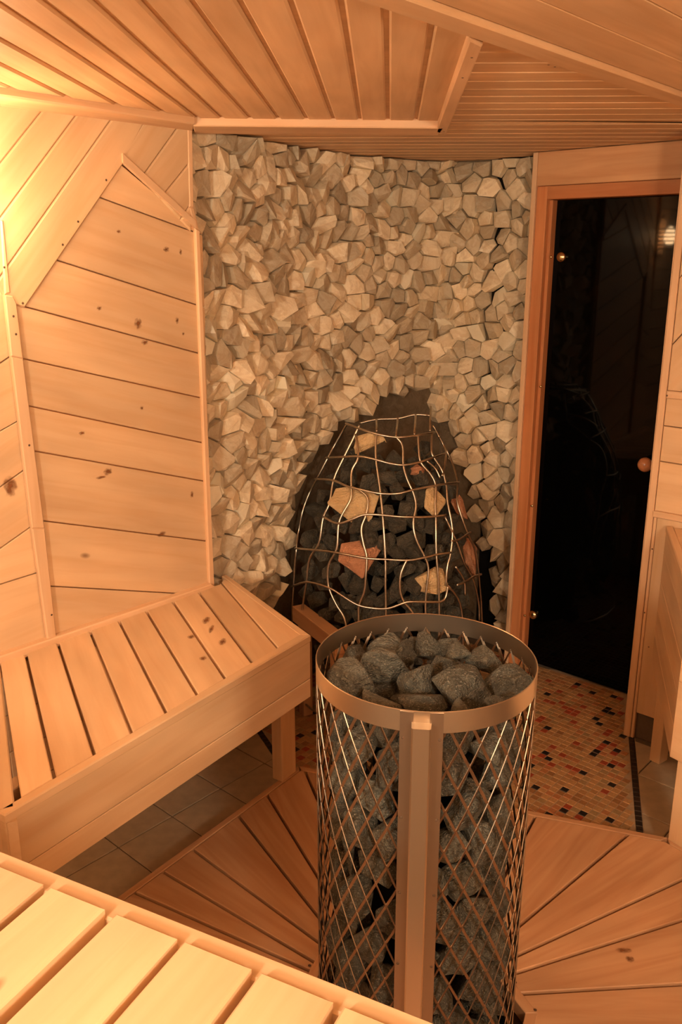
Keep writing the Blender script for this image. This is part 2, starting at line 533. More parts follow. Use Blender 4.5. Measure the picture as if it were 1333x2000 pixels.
# upper diagonal boards
right_line = [(366, 240), (371, 420), (380, 446)]
upA = WL.poly([(-60, 176), (287, 226), (238, 322), (47, 601), (14, 592), (-60, 470)])
panel(WL, upA, Lw(((90, 205), (5, 312)), ((155, 215), (3, 420)), ((222, 225), (15, 518))), wall_left, h=.006, bev=.004, gap=.0005)
upB = WL.poly([(287, 226), (370, 236), (372, 452), (236, 308)])
panel(WL, upB, Lw(((345, 250), (277, 345)), ((367, 320), (317, 382)), ((370, 400), (352, 427))), wall_left, h=.006, bev=.004, gap=.0005)
# lower field of near horizontal boards
low = WL.poly([(232, 318), (396, 455), (416, 1145), (90, 1262), (26, 600)])
panel(WL, low, Lw(((197, 386), (350, 442)), ((114, 509), (383, 595)), ((52, 600), (388, 690)), ((42, 700), (392, 777)), ((52, 792), (397, 865)),
                  ((62, 880), (400, 940)), ((82, 1017), (405, 1057)), ((97, 1145), (360, 1160))), wall_left)
# field left of the upright trim
lf = WL.poly([(-60, 500), (8, 575), (20, 700), (50, 930), (98, 1262), (-60, 1320)])
panel(WL, lf, Lw(((0, 710), (15, 700)), ((0, 842), (30, 825)), ((0, 952), (42, 922)), ((0, 1072), (57, 1032)), ((0, 1142), (70, 1120))), wall_left)
def knots(pl, lst):
    for x, y, rx, ry, h in lst:
        d = (pl.w(pl.px(x, y)) - CAMP).length
        bm = lathe([(0, 0), (.5, 0), (1, 0)], 16)
        m = Matrix((pl.ex, pl.ey, pl.n)).transposed().to_4x4(); m.translation = pl.w(pl.px(x, y), h + .0006)
        m = m @ Matrix.Diagonal((rx * d / FPX, ry * d / FPX, .001, 1))
        yield bm_obj('knot', bm, M['knot'], None, m)
for o in knots(WL, [(270, 632, 11, 13, 0), (283, 669, 10, 6, 0), (346, 626, 5, 8, 0), (358, 652, 4, 4, 0), (325, 487, 9, 6, 0), (353, 492, 4, 7, 0), (232, 452, 6, 4, 0), (277, 797, 5, 5, 0),
                (160, 846, 8, 5, 0), (211, 921, 12, 9, 0), (198, 932, 14, 4, 0), (375, 966, 5, 8, 0), (316, 1043, 13, 6, 0), (20, 950, 17, 26, 0), (194, 602, 7, 5, 0)]):
    o.parent = wall_left
# plain horizontal boards for the rest of the wall outside the frame, and below the bench
fl_x = WL.px(-60, 800).x
for k in range(18):
    board(WL, [Vector((-3.8, k * .115 + .001)), Vector((fl_x - 0.01, k * .115 + .001)), Vector((fl_x - 0.01, k * .115 + .113)), Vector((-3.8, k * .115 + .113))], wall_left, h=-0.004)
for k in range(5):
    board(WL, [Vector((fl_x, k * .115 + .001)), Vector((-.01, k * .115 + .001)), Vector((-.01, k * .115 + .113)), Vector((fl_x, k * .115 + .113))], wall_left, h=-0.006, thick=.01)
# trims of the left wall
def wtrim(pts, h=0.010, th=0.012, mat='trim', par=None, pl=WL, bev=0.003):
    return board(pl, pl.poly(pts), par or wall_left, name='trim_strip', mat=mat, h=h, thick=th, bev=bev)
wtrim([(363, 238), (373, 240), (376, 405), (367, 405)], h=.008)
wtrim([(367, 405), (376, 405), (387, 450), (378, 446)], h=.008)
wtrim([(378, 446), (387, 450), (416, 1142), (406, 1143)], h=.010)
wtrim([(235, 300), (241, 306), (378, 432), (379, 446), (236, 318)], h=.012)
wtrim([(-2, 430), (3, 430), (17, 572), (6, 575)], h=.010)
wtrim([(3, 575), (20, 578), (27, 592), (40, 700), (16, 695)], h=.016)
wtrim([(16, 695), (40, 700), (82, 1030), (57, 1030)], h=.016)
wtrim([(57, 1030), (82, 1030), (107, 1257), (89, 1257)], h=.016)
wtrim([(-60, 1303), (-60, 1323), (428, 1157), (430, 1150), (414, 1141)], h=.0, th=.026, pl=WL.off(.026))
for q in [(205, 352), (150, 433), (120, 478), (42, 592), (2, 522), (20, 617), (25, 652), (51, 868), (95, 1198), (80, 1261), (259, 1200), (372, 1163)]:
    nail(WL, WL.px(*q), .0065 if q[1] < 600 and q[0] > 30 else .0165, wall_left)
# crown moulding at the ceiling
tc0 = CE.poly([(-60, 161), (380, 229), (376, 246), (-60, 184)])
board(CE, tc0, wall_left, name='crown_strip', mat='trim', h=0.018, thick=0.03, bev=.004)

# ------------------------------------------------------------------ ceiling boarding
def Lc(*p): return [(CE.px(*a), CE.px(*b)) for a, b in p]
# panel of boards running away from the camera
p1 = CE.poly([(378, 232), (856, 236), (925, 58), (752, -8)]) 
def cz(x, y): return CE.loc2((x, y, ZC))
lwn = cz(*(WL.O - DIR * 2.6).xy)
reg1 = [CE.px(378, 234), CE.px(856, 236), CE.px(930, 60), CE.px(760, -2), lwn + Vector((1.0, 0.2)), lwn]
reg1 = [CE.px(378, 234), CE.px(856, 238), CE.px(928, 58), CE.px(760, -2), cz(-0.75, 0.55), cz(-2.0, 0.45), cz(-1.9, 1.0)]
base_lines = [((0, 8), (312, 215)), ((80, 0), (382, 228)), ((180, 0), (432, 230)), ((275, 0), (487, 230)), ((370, 0), (542, 230)), ((465, 0), (597, 230)),
              ((565, 0), (650, 230)), ((667, 10), (703, 232)), ((754, 0), (758, 232)), ((847, 35), (813, 232))]
bl = Lc(*base_lines)
dv = (bl[5][1] - bl[5][0]).normalized()
extra = []
for a, b in ():
    pass
xs0 = bl[0]
ex_l = []
for k in range(14, 0, -1):
    sh = Vector((-0.0865 * k, 0))
    ex_l.append((xs0[1] + sh - dv * 1.2, xs0[1] + sh))
panel(CE, cleanp(reg1), ex_l + bl, ceiling, mat='ceil', gap=0.0048, bev=0.004, thick=.0062)
# wide strip field right of the diagonal trim, boards along the left wall direction
dA, dB = CE.px(760, -2), CE.px(1312, 188)
dd = (dB - dA).normalized()
dn = Vector((-dd.y, dd.x))
if (CE.px(1333, 0) - dA).dot(dn) < 0: dn = -dn
a_, b_ = dA - dd * 1.9, dB + dd * 1.2
for k in range(22):
    o0, o1 = 0.058 + k * 0.118, 0.058 + (k + 1) * 0.118
    board(CE, [a_ + dn * (o0 + .001), b_ + dn * (o0 + .001), b_ + dn * (o1 - .001), a_ + dn * (o1 - .001)], ceiling, mat='ceil', h=0.006, grain=dd)
board(CE, [a_, b_, b_ + dn * .056, a_ + dn * .056], ceiling, name='trim_strip', mat='ceil', h=0.016, thick=.026, grain=dd, bev=.003)
# boards running across, between the trims and the stone wall
reg2 = [CE.px(380, 236), CE.px(856, 236), CE.px(935, 58), CE.px(960, 60), b_ + dn * 0.03, cz(1.7, 4.3), cz(-0.4, 4.3), cz(-.52, 2.66)]
dx = Vector((1, -0.03)).normalized() if True else None
dx = (CE.px(1212, 189) - CE.px(905, 185)).normalized(); dx = (Vector((1, 0.02))).normalized()
y0 = 1.60
ln2 = []
for k in range(29):
    yy = y0 + 0.095 * k
    c0 = cz(0.6, yy)
    ln2.append((c0 - dx * 1.5, c0 + dx * 1.5))
reg2a = cleanp([CE.px(856, 240), CE.px(940, 62), b_ + dn * 0.02, cz(1.7, 2.45), cz(0.2, 2.7)])
reg2a = cleanp([cz(0.30, 2.70), CE.px(935, 58), b_ + dn * .01 - dd * .05, cz(1.95, 2.72)])
panel(CE, reg2a, ln2, ceiling, mat='ceil', gap=0.0026, bev=.0035, h=-0.0005, thick=.0058)
reg2b = cleanp([cz(-0.60, 2.703), cz(2.0, 2.723), cz(2.0, 4.3), cz(-0.60, 4.3)])
panel(CE, reg2b, ln2, ceiling, mat='ceil', gap=0.0026, bev=.0035, h=-0.0005, thick=.0058)
# trims framing the board panel
board(CE, CE.poly([(376, 231), (868, 236), (858, 250), (380, 247)]), ceiling, name='trim_strip', mat='trim', h=0.020, thick=.034, bev=.003)
board(CE, CE.poly([(918, 52), (944, 66), (872, 250), (853, 243)]), ceiling, name='trim_strip', mat='trim', h=0.020, thick=.034, bev=.003)
for q in [(923, 88), (905, 130), (868, 242), (1074, 103), (1086, 107)]:
    nail(CE, CE.px(*q), .0205, ceiling, .0026)

# ------------------------------------------------------------------ stone clad walls
def arc(pts, off):
    """plan polyline pushed off behind the stone faces"""
    return pts
CURVE = [(-0.450, 2.735), (-0.345, 2.885), (-0.243, 3.050), (-0.119, 3.265), (0.064, 3.490), (0.266, 3.640), (0.440, 3.745)]
CURVE2 = [(0.440, 3.745), (0.588, 3.655), (0.725, 3.520)]
HOLE = [(548, 1420), (548, 1260), (556, 1190), (572, 1090), (588, 1000), (612, 935), (645, 868), (690, 818), (760, 790), (835, 762), (862, 800), (890, 870), (905, 950), (930, 1030), (952, 1110), (962, 1420)]
def inpoly(x, y, P):
    c = False
    for i in range(len(P)):
        x0, y0 = P[i]; x1, y1 = P[i - 1]
        if (y0 > y) != (y1 > y) and x < (x1 - x0) * (y - y0) / (y1 - y0) + x0: c = not c
    return c

def stone_wall(name, curve, sd, depth=0.060, cut=None, ext=(0, 0)):
    R = random.Random(sd)
    cs = [Vector((*p, 0)) for p in curve]
    seg = [(cs[i + 1] - cs[i]).length for i in range(len(cs) - 1)]
    tot = sum(seg)
    def at(s):
        for i, L in enumerate(seg):
            if s <= L or i == len(seg) - 1: break
            s -= L
        t = (cs[i + 1] - cs[i]).normalized()
        n = Vector((t.y, -t.x, 0))
        return cs[i] + t * s, t, n
    # backing
    bm = bmesh.new()
    K = 18
    rows = []
    for k in range(K + 1):
        p, t, n = at(-ext[0] + (tot + ext[0] + ext[1]) * k / K)
        p1 = p - n * depth; p2 = p - n * (depth + 0.12)
        rows.append([bm.verts.new(p1), bm.verts.new(p1 + UP * (ZC + .01)), bm.verts.new(p2 + UP * (ZC + .01)), bm.verts.new(p2)])
    for a, b in zip(rows, rows[1:]):
        for i in range(4):
            j = (i + 1) % 4
            bm.faces.new((a[i], b[i], b[j], a[j]))
    bm.faces.new(rows[0]); bm.faces.new(list(reversed(rows[-1])))
    bmesh.ops.recalc_face_normals(bm, faces=bm.faces)
    wall = struct(name, bm, M['mortar'])
    # stone centres
    pts = []
    sp = 0.057
    tries = 0
    import collections
    grid = collections.defaultdict(list)
    while tries < 60000:
        tries += 1
        s = R.uniform(-ext[0] * .25, tot + ext[1] * .25); z = R.uniform(0.0, ZC)
        g = (int(s / sp), int(z / sp))
        rr = sp * (0.70 + 0.50 * (0.5 + 0.5 * noise.noise(Vector((s * 9, z * 9, sd)))) )
        ok = True
        for i in range(-1, 2):
            for j in range(-1, 2):
                for q in grid[(g[0] + i, g[1] + j)]:
                    if (q[0] - s) ** 2 + (q[1] - z) ** 2 < rr * rr: ok = False; break
                if not ok: break
            if not ok: break
        if ok:
            grid[g].append((s, z)); pts.append((s, z))
    made = []
    for (s, z) in pts:
        c = Vector((s, z))
        P, t, n = at(s)
        X, Y = proj(P + UP * z)
        if cut and inpoly(X, Y, cut): continue
        if Y > 1330: continue
        poly = [Vector((max(s - .07, -.004 - ext[0] * .4), max(z - .07, 0))), Vector((min(s + .07, tot + .004 + ext[1] * .4), max(z - .07, 0))), Vector((min(s + .07, tot + .004 + ext[1] * .4), min(z + .07, ZC - .004))), Vector((max(s - .07, -.004 - ext[0] * .4), min(z + .07, ZC - .004)))]
        g = (int(s / sp), int(z / sp))
        for i in range(-3, 4):
            for j in range(-3, 4):
                for q in grid[(g[0] + i, g[1] + j)]:
                    q = Vector(q)
                    if (q - c).length < 1e-6: continue
                    mid = c.lerp(q, 0.5)
                    d = (q - c); pn = Vector((-d.y, d.x))
                    poly = clip(poly, mid, mid + pn, c, 0.0006)
                    if len(poly) < 3: break
                if len(poly) < 3: break
            if len(poly) < 3: break
        poly = cleanp(poly)
        if len(poly) < 3 or parea(poly) < 3e-4: continue
        cc = sum(poly, Vector((0, 0))) / len(poly)
        ang = R.uniform(0, 6.283)
        tl = R.choice((0.1, 0.25, 0.45, 0.65, 0.9))
        gd = Vector((math.cos(ang), math.sin(ang))) * tl
        h0 = R.uniform(0.032, 0.052)
        bow = 0.0
        vs = []
        for p in poly:
            q = p - cc
            hh = h0 + q.dot(gd) - R.uniform(0.0, 0.012)
            vs.append((q.x, q.y, 0.0))
            k = R.uniform(0.82, 1.04)
            vs.append((q.x * k, q.y * k, max(0.010, hh)))
        rx = max((p - cc).length for p in poly)
        for _ in range(2):
            a = R.uniform(0, 6.283); r_ = rx * R.uniform(0.25, 0.6)
            q = Vector((math.cos(a), math.sin(a))) * r_
            vs.append((q.x, q.y, max(.012, h0 + q.dot(gd) + R.uniform(-0.002, 0.008))))
        bm = bmesh.new()
        for v in vs: bm.verts.new(v)
        bmesh.ops.convex_hull(bm, input=bm.verts)
        for v in [v for v in bm.verts if not v.link_faces]: bm.verts.remove(v)
        me = bpy.data.meshes.new('stone'); bm.to_mesh(me); bm.free()
        me.materials.append(M['pale'] if R.random() < 0.08 else M['stone'])
        ctr, t2, n2 = at(cc.x)
        m = Matrix((t2, UP, -t2.cross(UP) if False else n2)).transposed().to_4x4()
        m.translation = ctr - n2 * depth + UP * cc.y
        made.append((parea(poly) / (ctr - CAMP).length ** 2 * (1 if (X > 380 and Y < 1260) else 0.01), me, m))
    made.sort(key=lambda a: -a[0])
    for a, me, m in made[:300]:
        link(bpy.data.objects.new('stone', me), wall, m)
    rest = made[300:]
    if rest:
        bm = bmesh.new()
        ly = None
        vals = []
        for a, me, m in rest:
            nv = len(bm.verts)
            me.transform(m)
            bm.from_mesh(me)
            vals += [R.random()] * (len(bm.verts) - nv)
            bpy.data.meshes.remove(me)
        me = bpy.data.meshes.new('stone_cladding'); bm.to_mesh(me); bm.free()
        me.materials.append(M['stone'])
        at_ = me.attributes.new('tone', 'FLOAT', 'POINT')
        at_.data.foreach_set('value', vals)
        o = link(bpy.data.objects.new('stone_cladding', me), wall, Matrix())
        o['kind'] = 'stuff'
    print(name, len(made))
    return wall
wall_back = stone_wall('wall_back', CURVE, 3, cut=HOLE, ext=(0, .11))
wall_door = stone_wall('wall_door', CURVE2, 5, cut=HOLE, ext=(.11, 0))

# ------------------------------------------------------------------ door wall: casing, frame, smoked glass door
def DFs(x, y=810): return DF.px(x, y).x
s1, s2, s3, s4 = DFs(1015), DFs(1023.5), DFs(1042), DG.px(1060, 810).x
zf = DF.w(DF.px(1075, 363)).z
zg = DG.w(DG.px(1200, 387)).z
s_end = DF.px(1345, 360).x + 0.35
def rect(pl, a, b, z0, z1, par, **k):
    return board(pl, [Vector((a, z0)), Vector((b, z0)), Vector((b, z1)), Vector((a, z1))], par, **k)
yc = -DF.O.z
trim_1 = bpy.data.objects.new('trim_1', None); COL.objects.link(trim_1); trim_1['kind'] = 'structure'
rect(DF, s1, s2, 0.0, ZC - .002, trim_1, name='casing_strip', mat='trim', h=.012, thick=.07, bev=.003)
rect(DF, s2, s3, 0.0, zf, trim_1, name='side_jamb', mat='frame', h=0.0, thick=.10, bev=.002)
rect(DF, s2 + .0, s_end, zf + .001, ZC - .002, trim_1, name='header_board', mat='header', h=.008, thick=.09, bev=.002)
rect(DF, s3, s_end, zg + .002, zf, trim_1, name='head_jamb', mat='frame', h=0.0, thick=.10, bev=.002)
# inner jamb face strip towards the glass
board(DG, [Vector((s3 - .002, 0)), Vector((s3 + .012, 0)), Vector((s3 + .012, zg)), Vector((s3 - .002, zg))], trim_1, name='rebate', mat='frame', h=.035, thick=.04)
# wall behind the door opening so no light leaks
wb = bmesh.new()
mm = Matrix((DG.ex, DG.ey, DG.n)).transposed().to_4x4(); mm.translation = DG.O
box_bm(wb, (-0.35, 0, -0.16), (2.6, ZC + .02, -0.06), mm)
struct('wall_behind_door', wb, M['core'])
door_1 = bpy.data.objects.new('door_1', None); COL.objects.link(door_1); door_1.location = DG.w((0.2, 0)); door_1['kind'] = 'structure'
s_r = s3 + .72
rect(DG, s3 + .002, s_r, 0.008, zg, door_1, name='glass_pane', mat='glass', h=0.0, thick=.008, bev=.0015)
def knob(pl, x, y, prof, mat, name, parent, s=1.0, h=0.0, seg=20):
    p = pl.px(x, y)
    bm = lathe([(r * s, z * s) for r, z in prof], seg)
    m = Matrix((pl.ex, pl.ey, pl.n)).transposed().to_4x4(); m.translation = pl.w(p, h)
    return bm_obj(name, bm, M[mat], parent, m, smooth=True)
ball = [(0.010, 0), (0.010, .012)] + [(0.027 * math.sin(a), .036 - .027 * math.cos(a)) for a in [math.radians(d) for d in range(25, 181, 12)]]
ball[-1] = (0, .063)
kn = knob(DG.off(.04), 1260, 908, ball, 'knobwood', 'round_handle', door_1, h=-.04)
kn['label'] = 'round reddish wooden door handle'
btn = [(0.019, 0), (0.019, .008), (.016, .013), (.008, .017), (0, .018)]
for q in ((1099, 502), (1044, 1200)):
    k_ = knob(DG, *q, btn, 'brass', 'hinge_disc', door_1, h=.0015)
    k_['label'] = 'round brass hinge cap'
for q in ((1077, 502), (1057, 755), (1040, 988), (1026, 1202)):
    knob(DF, *q, btn, 'brass', 'screw_cap', trim_1, s=.28, h=-.0, seg=10)

# wall to the right of the door
def Lr(*p): return [(WR.px(*a), WR.px(*b)) for a, b in p]
wall_right = slab('wall_right', WR.off(-0.014), 0.004, 2.6, 0.0, ZC + .02, 0.27, M['skirt'])
e0 = 0.0
rect(WR, e0, e0 + .022, 0.0, ZC, wall_right, name='corner_strip', mat='trim', h=.004, thick=.018, bev=.002)
rect(WR, e0 - .004, e0 + .001, 0.0, ZC, wall_right, name='corner_strip', mat='trim', h=.0, thick=.30, bev=.001)
rect(WR, e0 + .024, e0 + .034, 0.0, .87, wall_right, name='edge_strip', mat='trim', h=.002, thick=.014, bev=.002)
rect(WR, e0 + .035, e0 + .24, 0.105, .865, wall_right, h=0, grain=(0, 1))
rect(WR, e0 + .2415, e0 + .5, 0.105, .865, wall_right, h=0, grain=(0, 1))
rect(WR, e0 + .5015, e0 + .76, 0.105, .865, wall_right, h=0, grain=(0, 1))
zt = .868
rect(WR, e0 + .022, 2.3, zt - .022, zt, wall_right, name='trim_strip', mat='trim', h=.012, thick=.024, bev=.003)
z2 = WR.w(WR.px(1303, 770)).z
rect(WR, e0 + .024, 2.3, z2 - .012, z2 + .012, wall_right, name='trim_strip', mat='trim', h=.008, thick=.02, bev=.003)
panel(WR, [Vector((e0 + .024, zt)), Vector((2.3, zt)), Vector((2.3, z2 - .013)), Vector((e0 + .024, z2 - .013))],
      [(Vector((0, zt + .17)), Vector((1, zt + .165))), (Vector((0, zt + .29)), Vector((1, zt + .285)))], wall_right)
dl = []
for k in range(18):
    c0 = Vector((e0 + .02 + k * .16 - .6, z2))
    dl.append((c0, c0 + Vector((.62, .80))))
panel(WR, [Vector((e0 + .024, z2 + .013)), Vector((2.3, z2 + .013)), Vector((2.3, ZC)), Vector((e0 + .024, ZC))], dl, wall_right)
for q in ((1306, 772), (1277, 1071), (1262, 1195), (1270, 1262)):
    nail(WR, WR.px(*q), .0095, wall_right, .0028)

# ------------------------------------------------------------------ floor: mosaic, border, large tiles
SD = Vector((math.sin(math.radians(15.3)), math.cos(math.radians(15.3))))   # border direction
b0 = FL.px(1234, 1436); lb0 = FL.px(512, 1435)
SL = (FL.px(512, 1435) - FL.px(538, 1473)).normalized(); nL = Vector((SL.y, -SL.x))   # left border, its normal into the mosaic
nB = Vector((SD.y, -SD.x))
tm = {}
def tile_mesh(key, w, h, mat, th=.006, bev=.0012):
    if key not in tm:
        bm = bmesh.new(); box_bm(bm, (-w / 2, -h / 2, -th), (w / 2, h / 2, 0))
        bmesh.ops.bevel(bm, geom=[e for e in bm.edges if all(v.co.z > -1e-6 for v in e.verts)], offset=bev, segments=1, affect='EDGES')
        me = bpy.data.meshes.new(key); bm.to_mesh(me); bm.free(); me.materials.append(mat); tm[key] = me
    return tm[key]
gro = bmesh.new()
q0 = [b0 + SD * .5 + nB * .013, b0 - SD * 1.2 + nB * .013, lb0 - SL * 1.2 - nL * .013, lb0 + SL * .9 - nL * .013]
rtf = [gro.verts.new((p.x, p.y, -.002)) for p in q0] ; gb = [gro.verts.new((p.x, p.y, -.006)) for p in q0]
gro.faces.new(rtf); gro.faces.new(list(reversed(gb)))
for i in range(4): gro.faces.new((rtf[i], gb[i], gb[(i + 1) % 4], rtf[(i + 1) % 4]))
bmesh.ops.recalc_face_normals(gro, faces=gro.faces)
bm_obj('grout_bed', gro, M['grout'], floor)
PX2 = Vector((DIR.x, DIR.y)); PY2 = Vector((PER.x, PER.y))
mos = []
R = random.Random(11)
pitch = 0.0262
for i in range(-60, 75):
    for j in range(-60, 60):
        c = Vector((0.6, 2.7)) + PX2 * (i * pitch) + PY2 * (j * pitch)
        if (c - b0).dot(nB) > -.026 or (c - lb0).dot(nL) < .026: continue
        x, y = proj(Vector((*c, 0)))
        if y > 1660 or c.y < 2.0: continue
        if (Vector((*c, 0)) - DG.O).dot(DN) < 0.0: continue
        if c.y > 3.9 or (c.x < .35 and c.y > 3.45): continue
        vis = (1000 < x < 1245 and y > 1290) or (500 < x < 625 and y > 1370)
        if not vis and not (450 < x < 1300): continue
        u = R.random()
        k = 6 if u < .055 else 5 if u < .13 else R.choice((0, 0, 1, 1, 2, 3, 4, 0))
        mos.append((y if vis else 0, c, k, vis))
mos.sort(key=lambda a: -a[0])
rotm = Matrix((Vector((*PX2, 0)), Vector((-PX2.y, PX2.x, 0)), UP)).transposed().to_4x4()
for n_, (y, c, k, vis) in enumerate(mos[:300]):
    m = rotm.copy(); m.translation = (*c, R.uniform(-.0006, .0004))
    link(bpy.data.objects.new('mosaic_tile', tile_mesh('mosaic_tile_%d' % k, .0235, .0235, M['mos%d' % k])), floor, m)
bm = bmesh.new()
mi = []
for (y, c, k, vis) in mos[300:]:
    m = rotm.copy(); m.translation = (*c, R.uniform(-.0006, .0004))
    nf = len(bm.faces)
    me = tile_mesh('mosaic_tile_%d' % k, .0235, .0235, M['mos%d' % k]).copy(); me.transform(m); bm.from_mesh(me); bpy.data.meshes.remove(me)
    mi += [k] * (len(bm.faces) - nf)
me = bpy.data.meshes.new('mosaic_field'); bm.to_mesh(me); bm.free()
for k in range(7): me.materials.append(M['mos%d' % k])
me.polygons.foreach_set('material_index', mi)
o = link(bpy.data.objects.new('mosaic_field', me), floor, Matrix()); o['kind'] = 'stuff'
# black border strips
rb = Matrix((Vector((*SD, 0)), Vector((-SD.y, SD.x, 0)), UP)).transposed().to_4x4()
for start, sgn, n0, n1 in ((b0 + nB * 0.0, -1, 0, 24), (lb0, -1, -6, 8)):
    SX = SD if start is not lb0 else SL
    rb = Matrix((Vector((*SX, 0)), Vector((-SX.y, SX.x, 0)), UP)).transposed().to_4x4()
    for k in range(n0, n1):
        c = start + SX * (-.0262 * (k + .5))
        m = rb.copy(); m.translation = (*c, 0)
        link(bpy.data.objects.new('border_tile', tile_mesh('border_tile', .0238, .021, M['mos6'])), floor, m)
# large beige tiles either side, cut along the border
T = 0.20
def big(keep_right):
    for i in range(-14, 12):
        for j in range(-12, 12):
            c = Vector((1.02, 2.45)) + PX2 * (i * T) + PY2 * (j * T)
            g_ = .0022
            poly = [c + PX2 * a * (T / 2 - g_) + PY2 * b * (T / 2 - g_) for a, b in ((-1, -1), (1, -1), (1, 1), (-1, 1))]
            if keep_right: poly = clip(poly, b0 + nB * .012, b0 + nB * .012 + SD, b0 + nB * 2)
            else: poly = clip(poly, lb0 - nL * .012, lb0 - nL * .012 + SL, lb0 - nL * 3)
            if len(poly) < 3: continue
            cc = sum(poly, Vector((0, 0))) / len(poly)
            x, y = proj(Vector((*cc, 0)))
            if (Vector((*cc, 0)) - WR.O).dot(DN) < -.05 or cc.y < 1.3: continue
            if (Vector((*cc, 0)) - WL.O).dot(PER) < 0.02: continue
            if keep_right and not (1150 < x < 1480): continue
            if not keep_right and not (-120 < x < 640): continue
            board(FL, poly, floor, name='floor_tile', mat='tile', h=0, thick=.008, bev=.0015, grain=PX2)
big(True); big(False)

# ------------------------------------------------------------------ wooden platform round the heater
HX, HY = 0.157, 1.545
ZP = 0.07
PP = Pl((0, 0, ZP), (1, 0, 0), (0, 0, 1))
plat = thing('floor_platform', 'low wooden duckboard platform with planks fanning out around the pillar heater', 'platform', (HX, HY, 0))
cen = Vector((HX, HY))
fl0 = PP.px(240, 1745); fl1 = PP.px(543, 1525); fr0 = PP.px(600, 1499); fr1 = PP.px(1305, 1636)
def isec(a, b, c, d):
    r = b - a; s = d - c
    t = ((c - a).x * s.y - (c - a).y * s.x) / (r.x * s.y - r.y * s.x)
    return a + r * t
cornerL = isec(fl0, fl1, fr0, fr1)
rr1 = PP.px(1333, 1657)
rdir = (rr1 - fr1).normalized()
outer = [cornerL, fr1, fr1 + rdir * .85, Vector((1.0, 0.75)), Vector((-.45, 0.80)), fl0 + (fl0 - fl1).normalized() * .75]
outer = [cornerL, fr1, Vector((1.45, 1.5)), Vector((1.05, 0.80)), Vector((-.50, 0.90)), fl0 + (fl0 - fl1).normalized() * .62]
if parea(outer) < 0: outer.reverse()
rim = .022
oin = cleanp(inset(outer, rim))
angs = [4.1, 20.4, 28.0, 42.9, 61.3, 78, 93, 106, 115.2, 123.5, 136.5, 143.7, 151.5, 168, 190, 214, 238, 262, 286, 310, 335, 352]
jl = [((1044, 1598), (1008, 1665)), ((1228, 1629), (990, 1829)), ((1333, 1718), (987, 1877)), ((1333, 1797), (987, 1907)), ((1333, 1922), (1014, 1941)),
      ((515, 1540), (612, 1697)), ((460, 1585), (612, 1777)), ((372, 1655), (612, 1832)), ((315, 1700), (612, 1877)), ((262, 1742), (600, 1893))]
rays = []
for a in angs:
    d = Vector((math.cos(math.radians(a)), math.sin(math.radians(a))))
    rays.append((a, cen, cen + d))
for p, q in jl:
    A = PP.px(*p); B = PP.px(*q)
    an = math.degrees(math.atan2((A - cen).y, (A - cen).x)) % 360
    # replace the nearest nominal ray by the measured joint
    k = min(range(len(rays)), key=lambda i: abs(rays[i][0] - an))
    d = (A - B).normalized()
    rays[k] = (an, A - d * (A - cen).length, A)
rays.sort(key=lambda r: r[0])
m_ = len(rays)
for i in range(m_):
    a0, o0, p0 = rays[i]; a1, o1, p1 = rays[(i + 1) % m_]
    if a1 < a0: a1 += 360
    am = math.radians((a0 + a1) / 2)
    dm = Vector((math.cos(am), math.sin(am)))
    far = cen + dm * .7
    p = clip(oin, o0, p0, far, .0045); 
    if len(p) < 3: continue
    p = clip(p, o1, p1, far, .0045)
    if len(p) < 3: continue
    q = cen + dm * .262
    p = clip(p, q, q + Vector((-dm.y, dm.x)), far)
    if len(p) < 3: continue
    board(PP, p, plat, mat='plat', h=0, thick=.02, bev=.002, grain=dm)
for i in range(len(outer)):
    a, b = outer[i], outer[(i + 1) % len(outer)]
    d = (b - a).normalized(); n = Vector((-d.y, d.x))
    board(PP, [a, b, b - d * rim * .9 + n * rim * .93, a + d * rim * .9 + n * rim * .93], plat, name='edge_strip', mat='plat', h=.001, thick=.065, bev=.002)
# octagonal collar round the hole
for k in range(8):
    t0 = math.radians(1 + 45 * k); t1 = math.radians(46 + 45 * k)
    d0 = Vector((math.cos(t0), math.sin(t0))); d1 = Vector((math.cos(t1), math.sin(t1)))
    board(PP, [cen + d0 * .2555, cen + d0 * .283, cen + d1 * .283, cen + d1 * .2555], plat, name='collar_board', mat='plat', h=.0015, thick=.035, bev=.0012)
for q in [(605, 1887), (987, 1893), (1007, 1920), (1046, 1974)]:
    nail(PP, PP.px(*q), .0022, plat, .004)
for o in knots(PP, [(1219, 1857, 17, 8, .001), (1231, 1874, 9, 9, .001)]):
    o.parent = plat; o.matrix_basis = plat.matrix_basis.inverted() @ o.matrix_basis
# bearers under the planks
for a in (20, 90, 160, 230, 300):
    d = Vector((math.cos(math.radians(a)), math.sin(math.radians(a)), 0))
    beam(Vector((HX, HY, .025)) + d * .29 + d.orthogonal() * 0, Vector((HX, HY, .025)) + d * .55, .04, .049, 'bearer', 'plat', plat, (-d.y, d.x, 0))

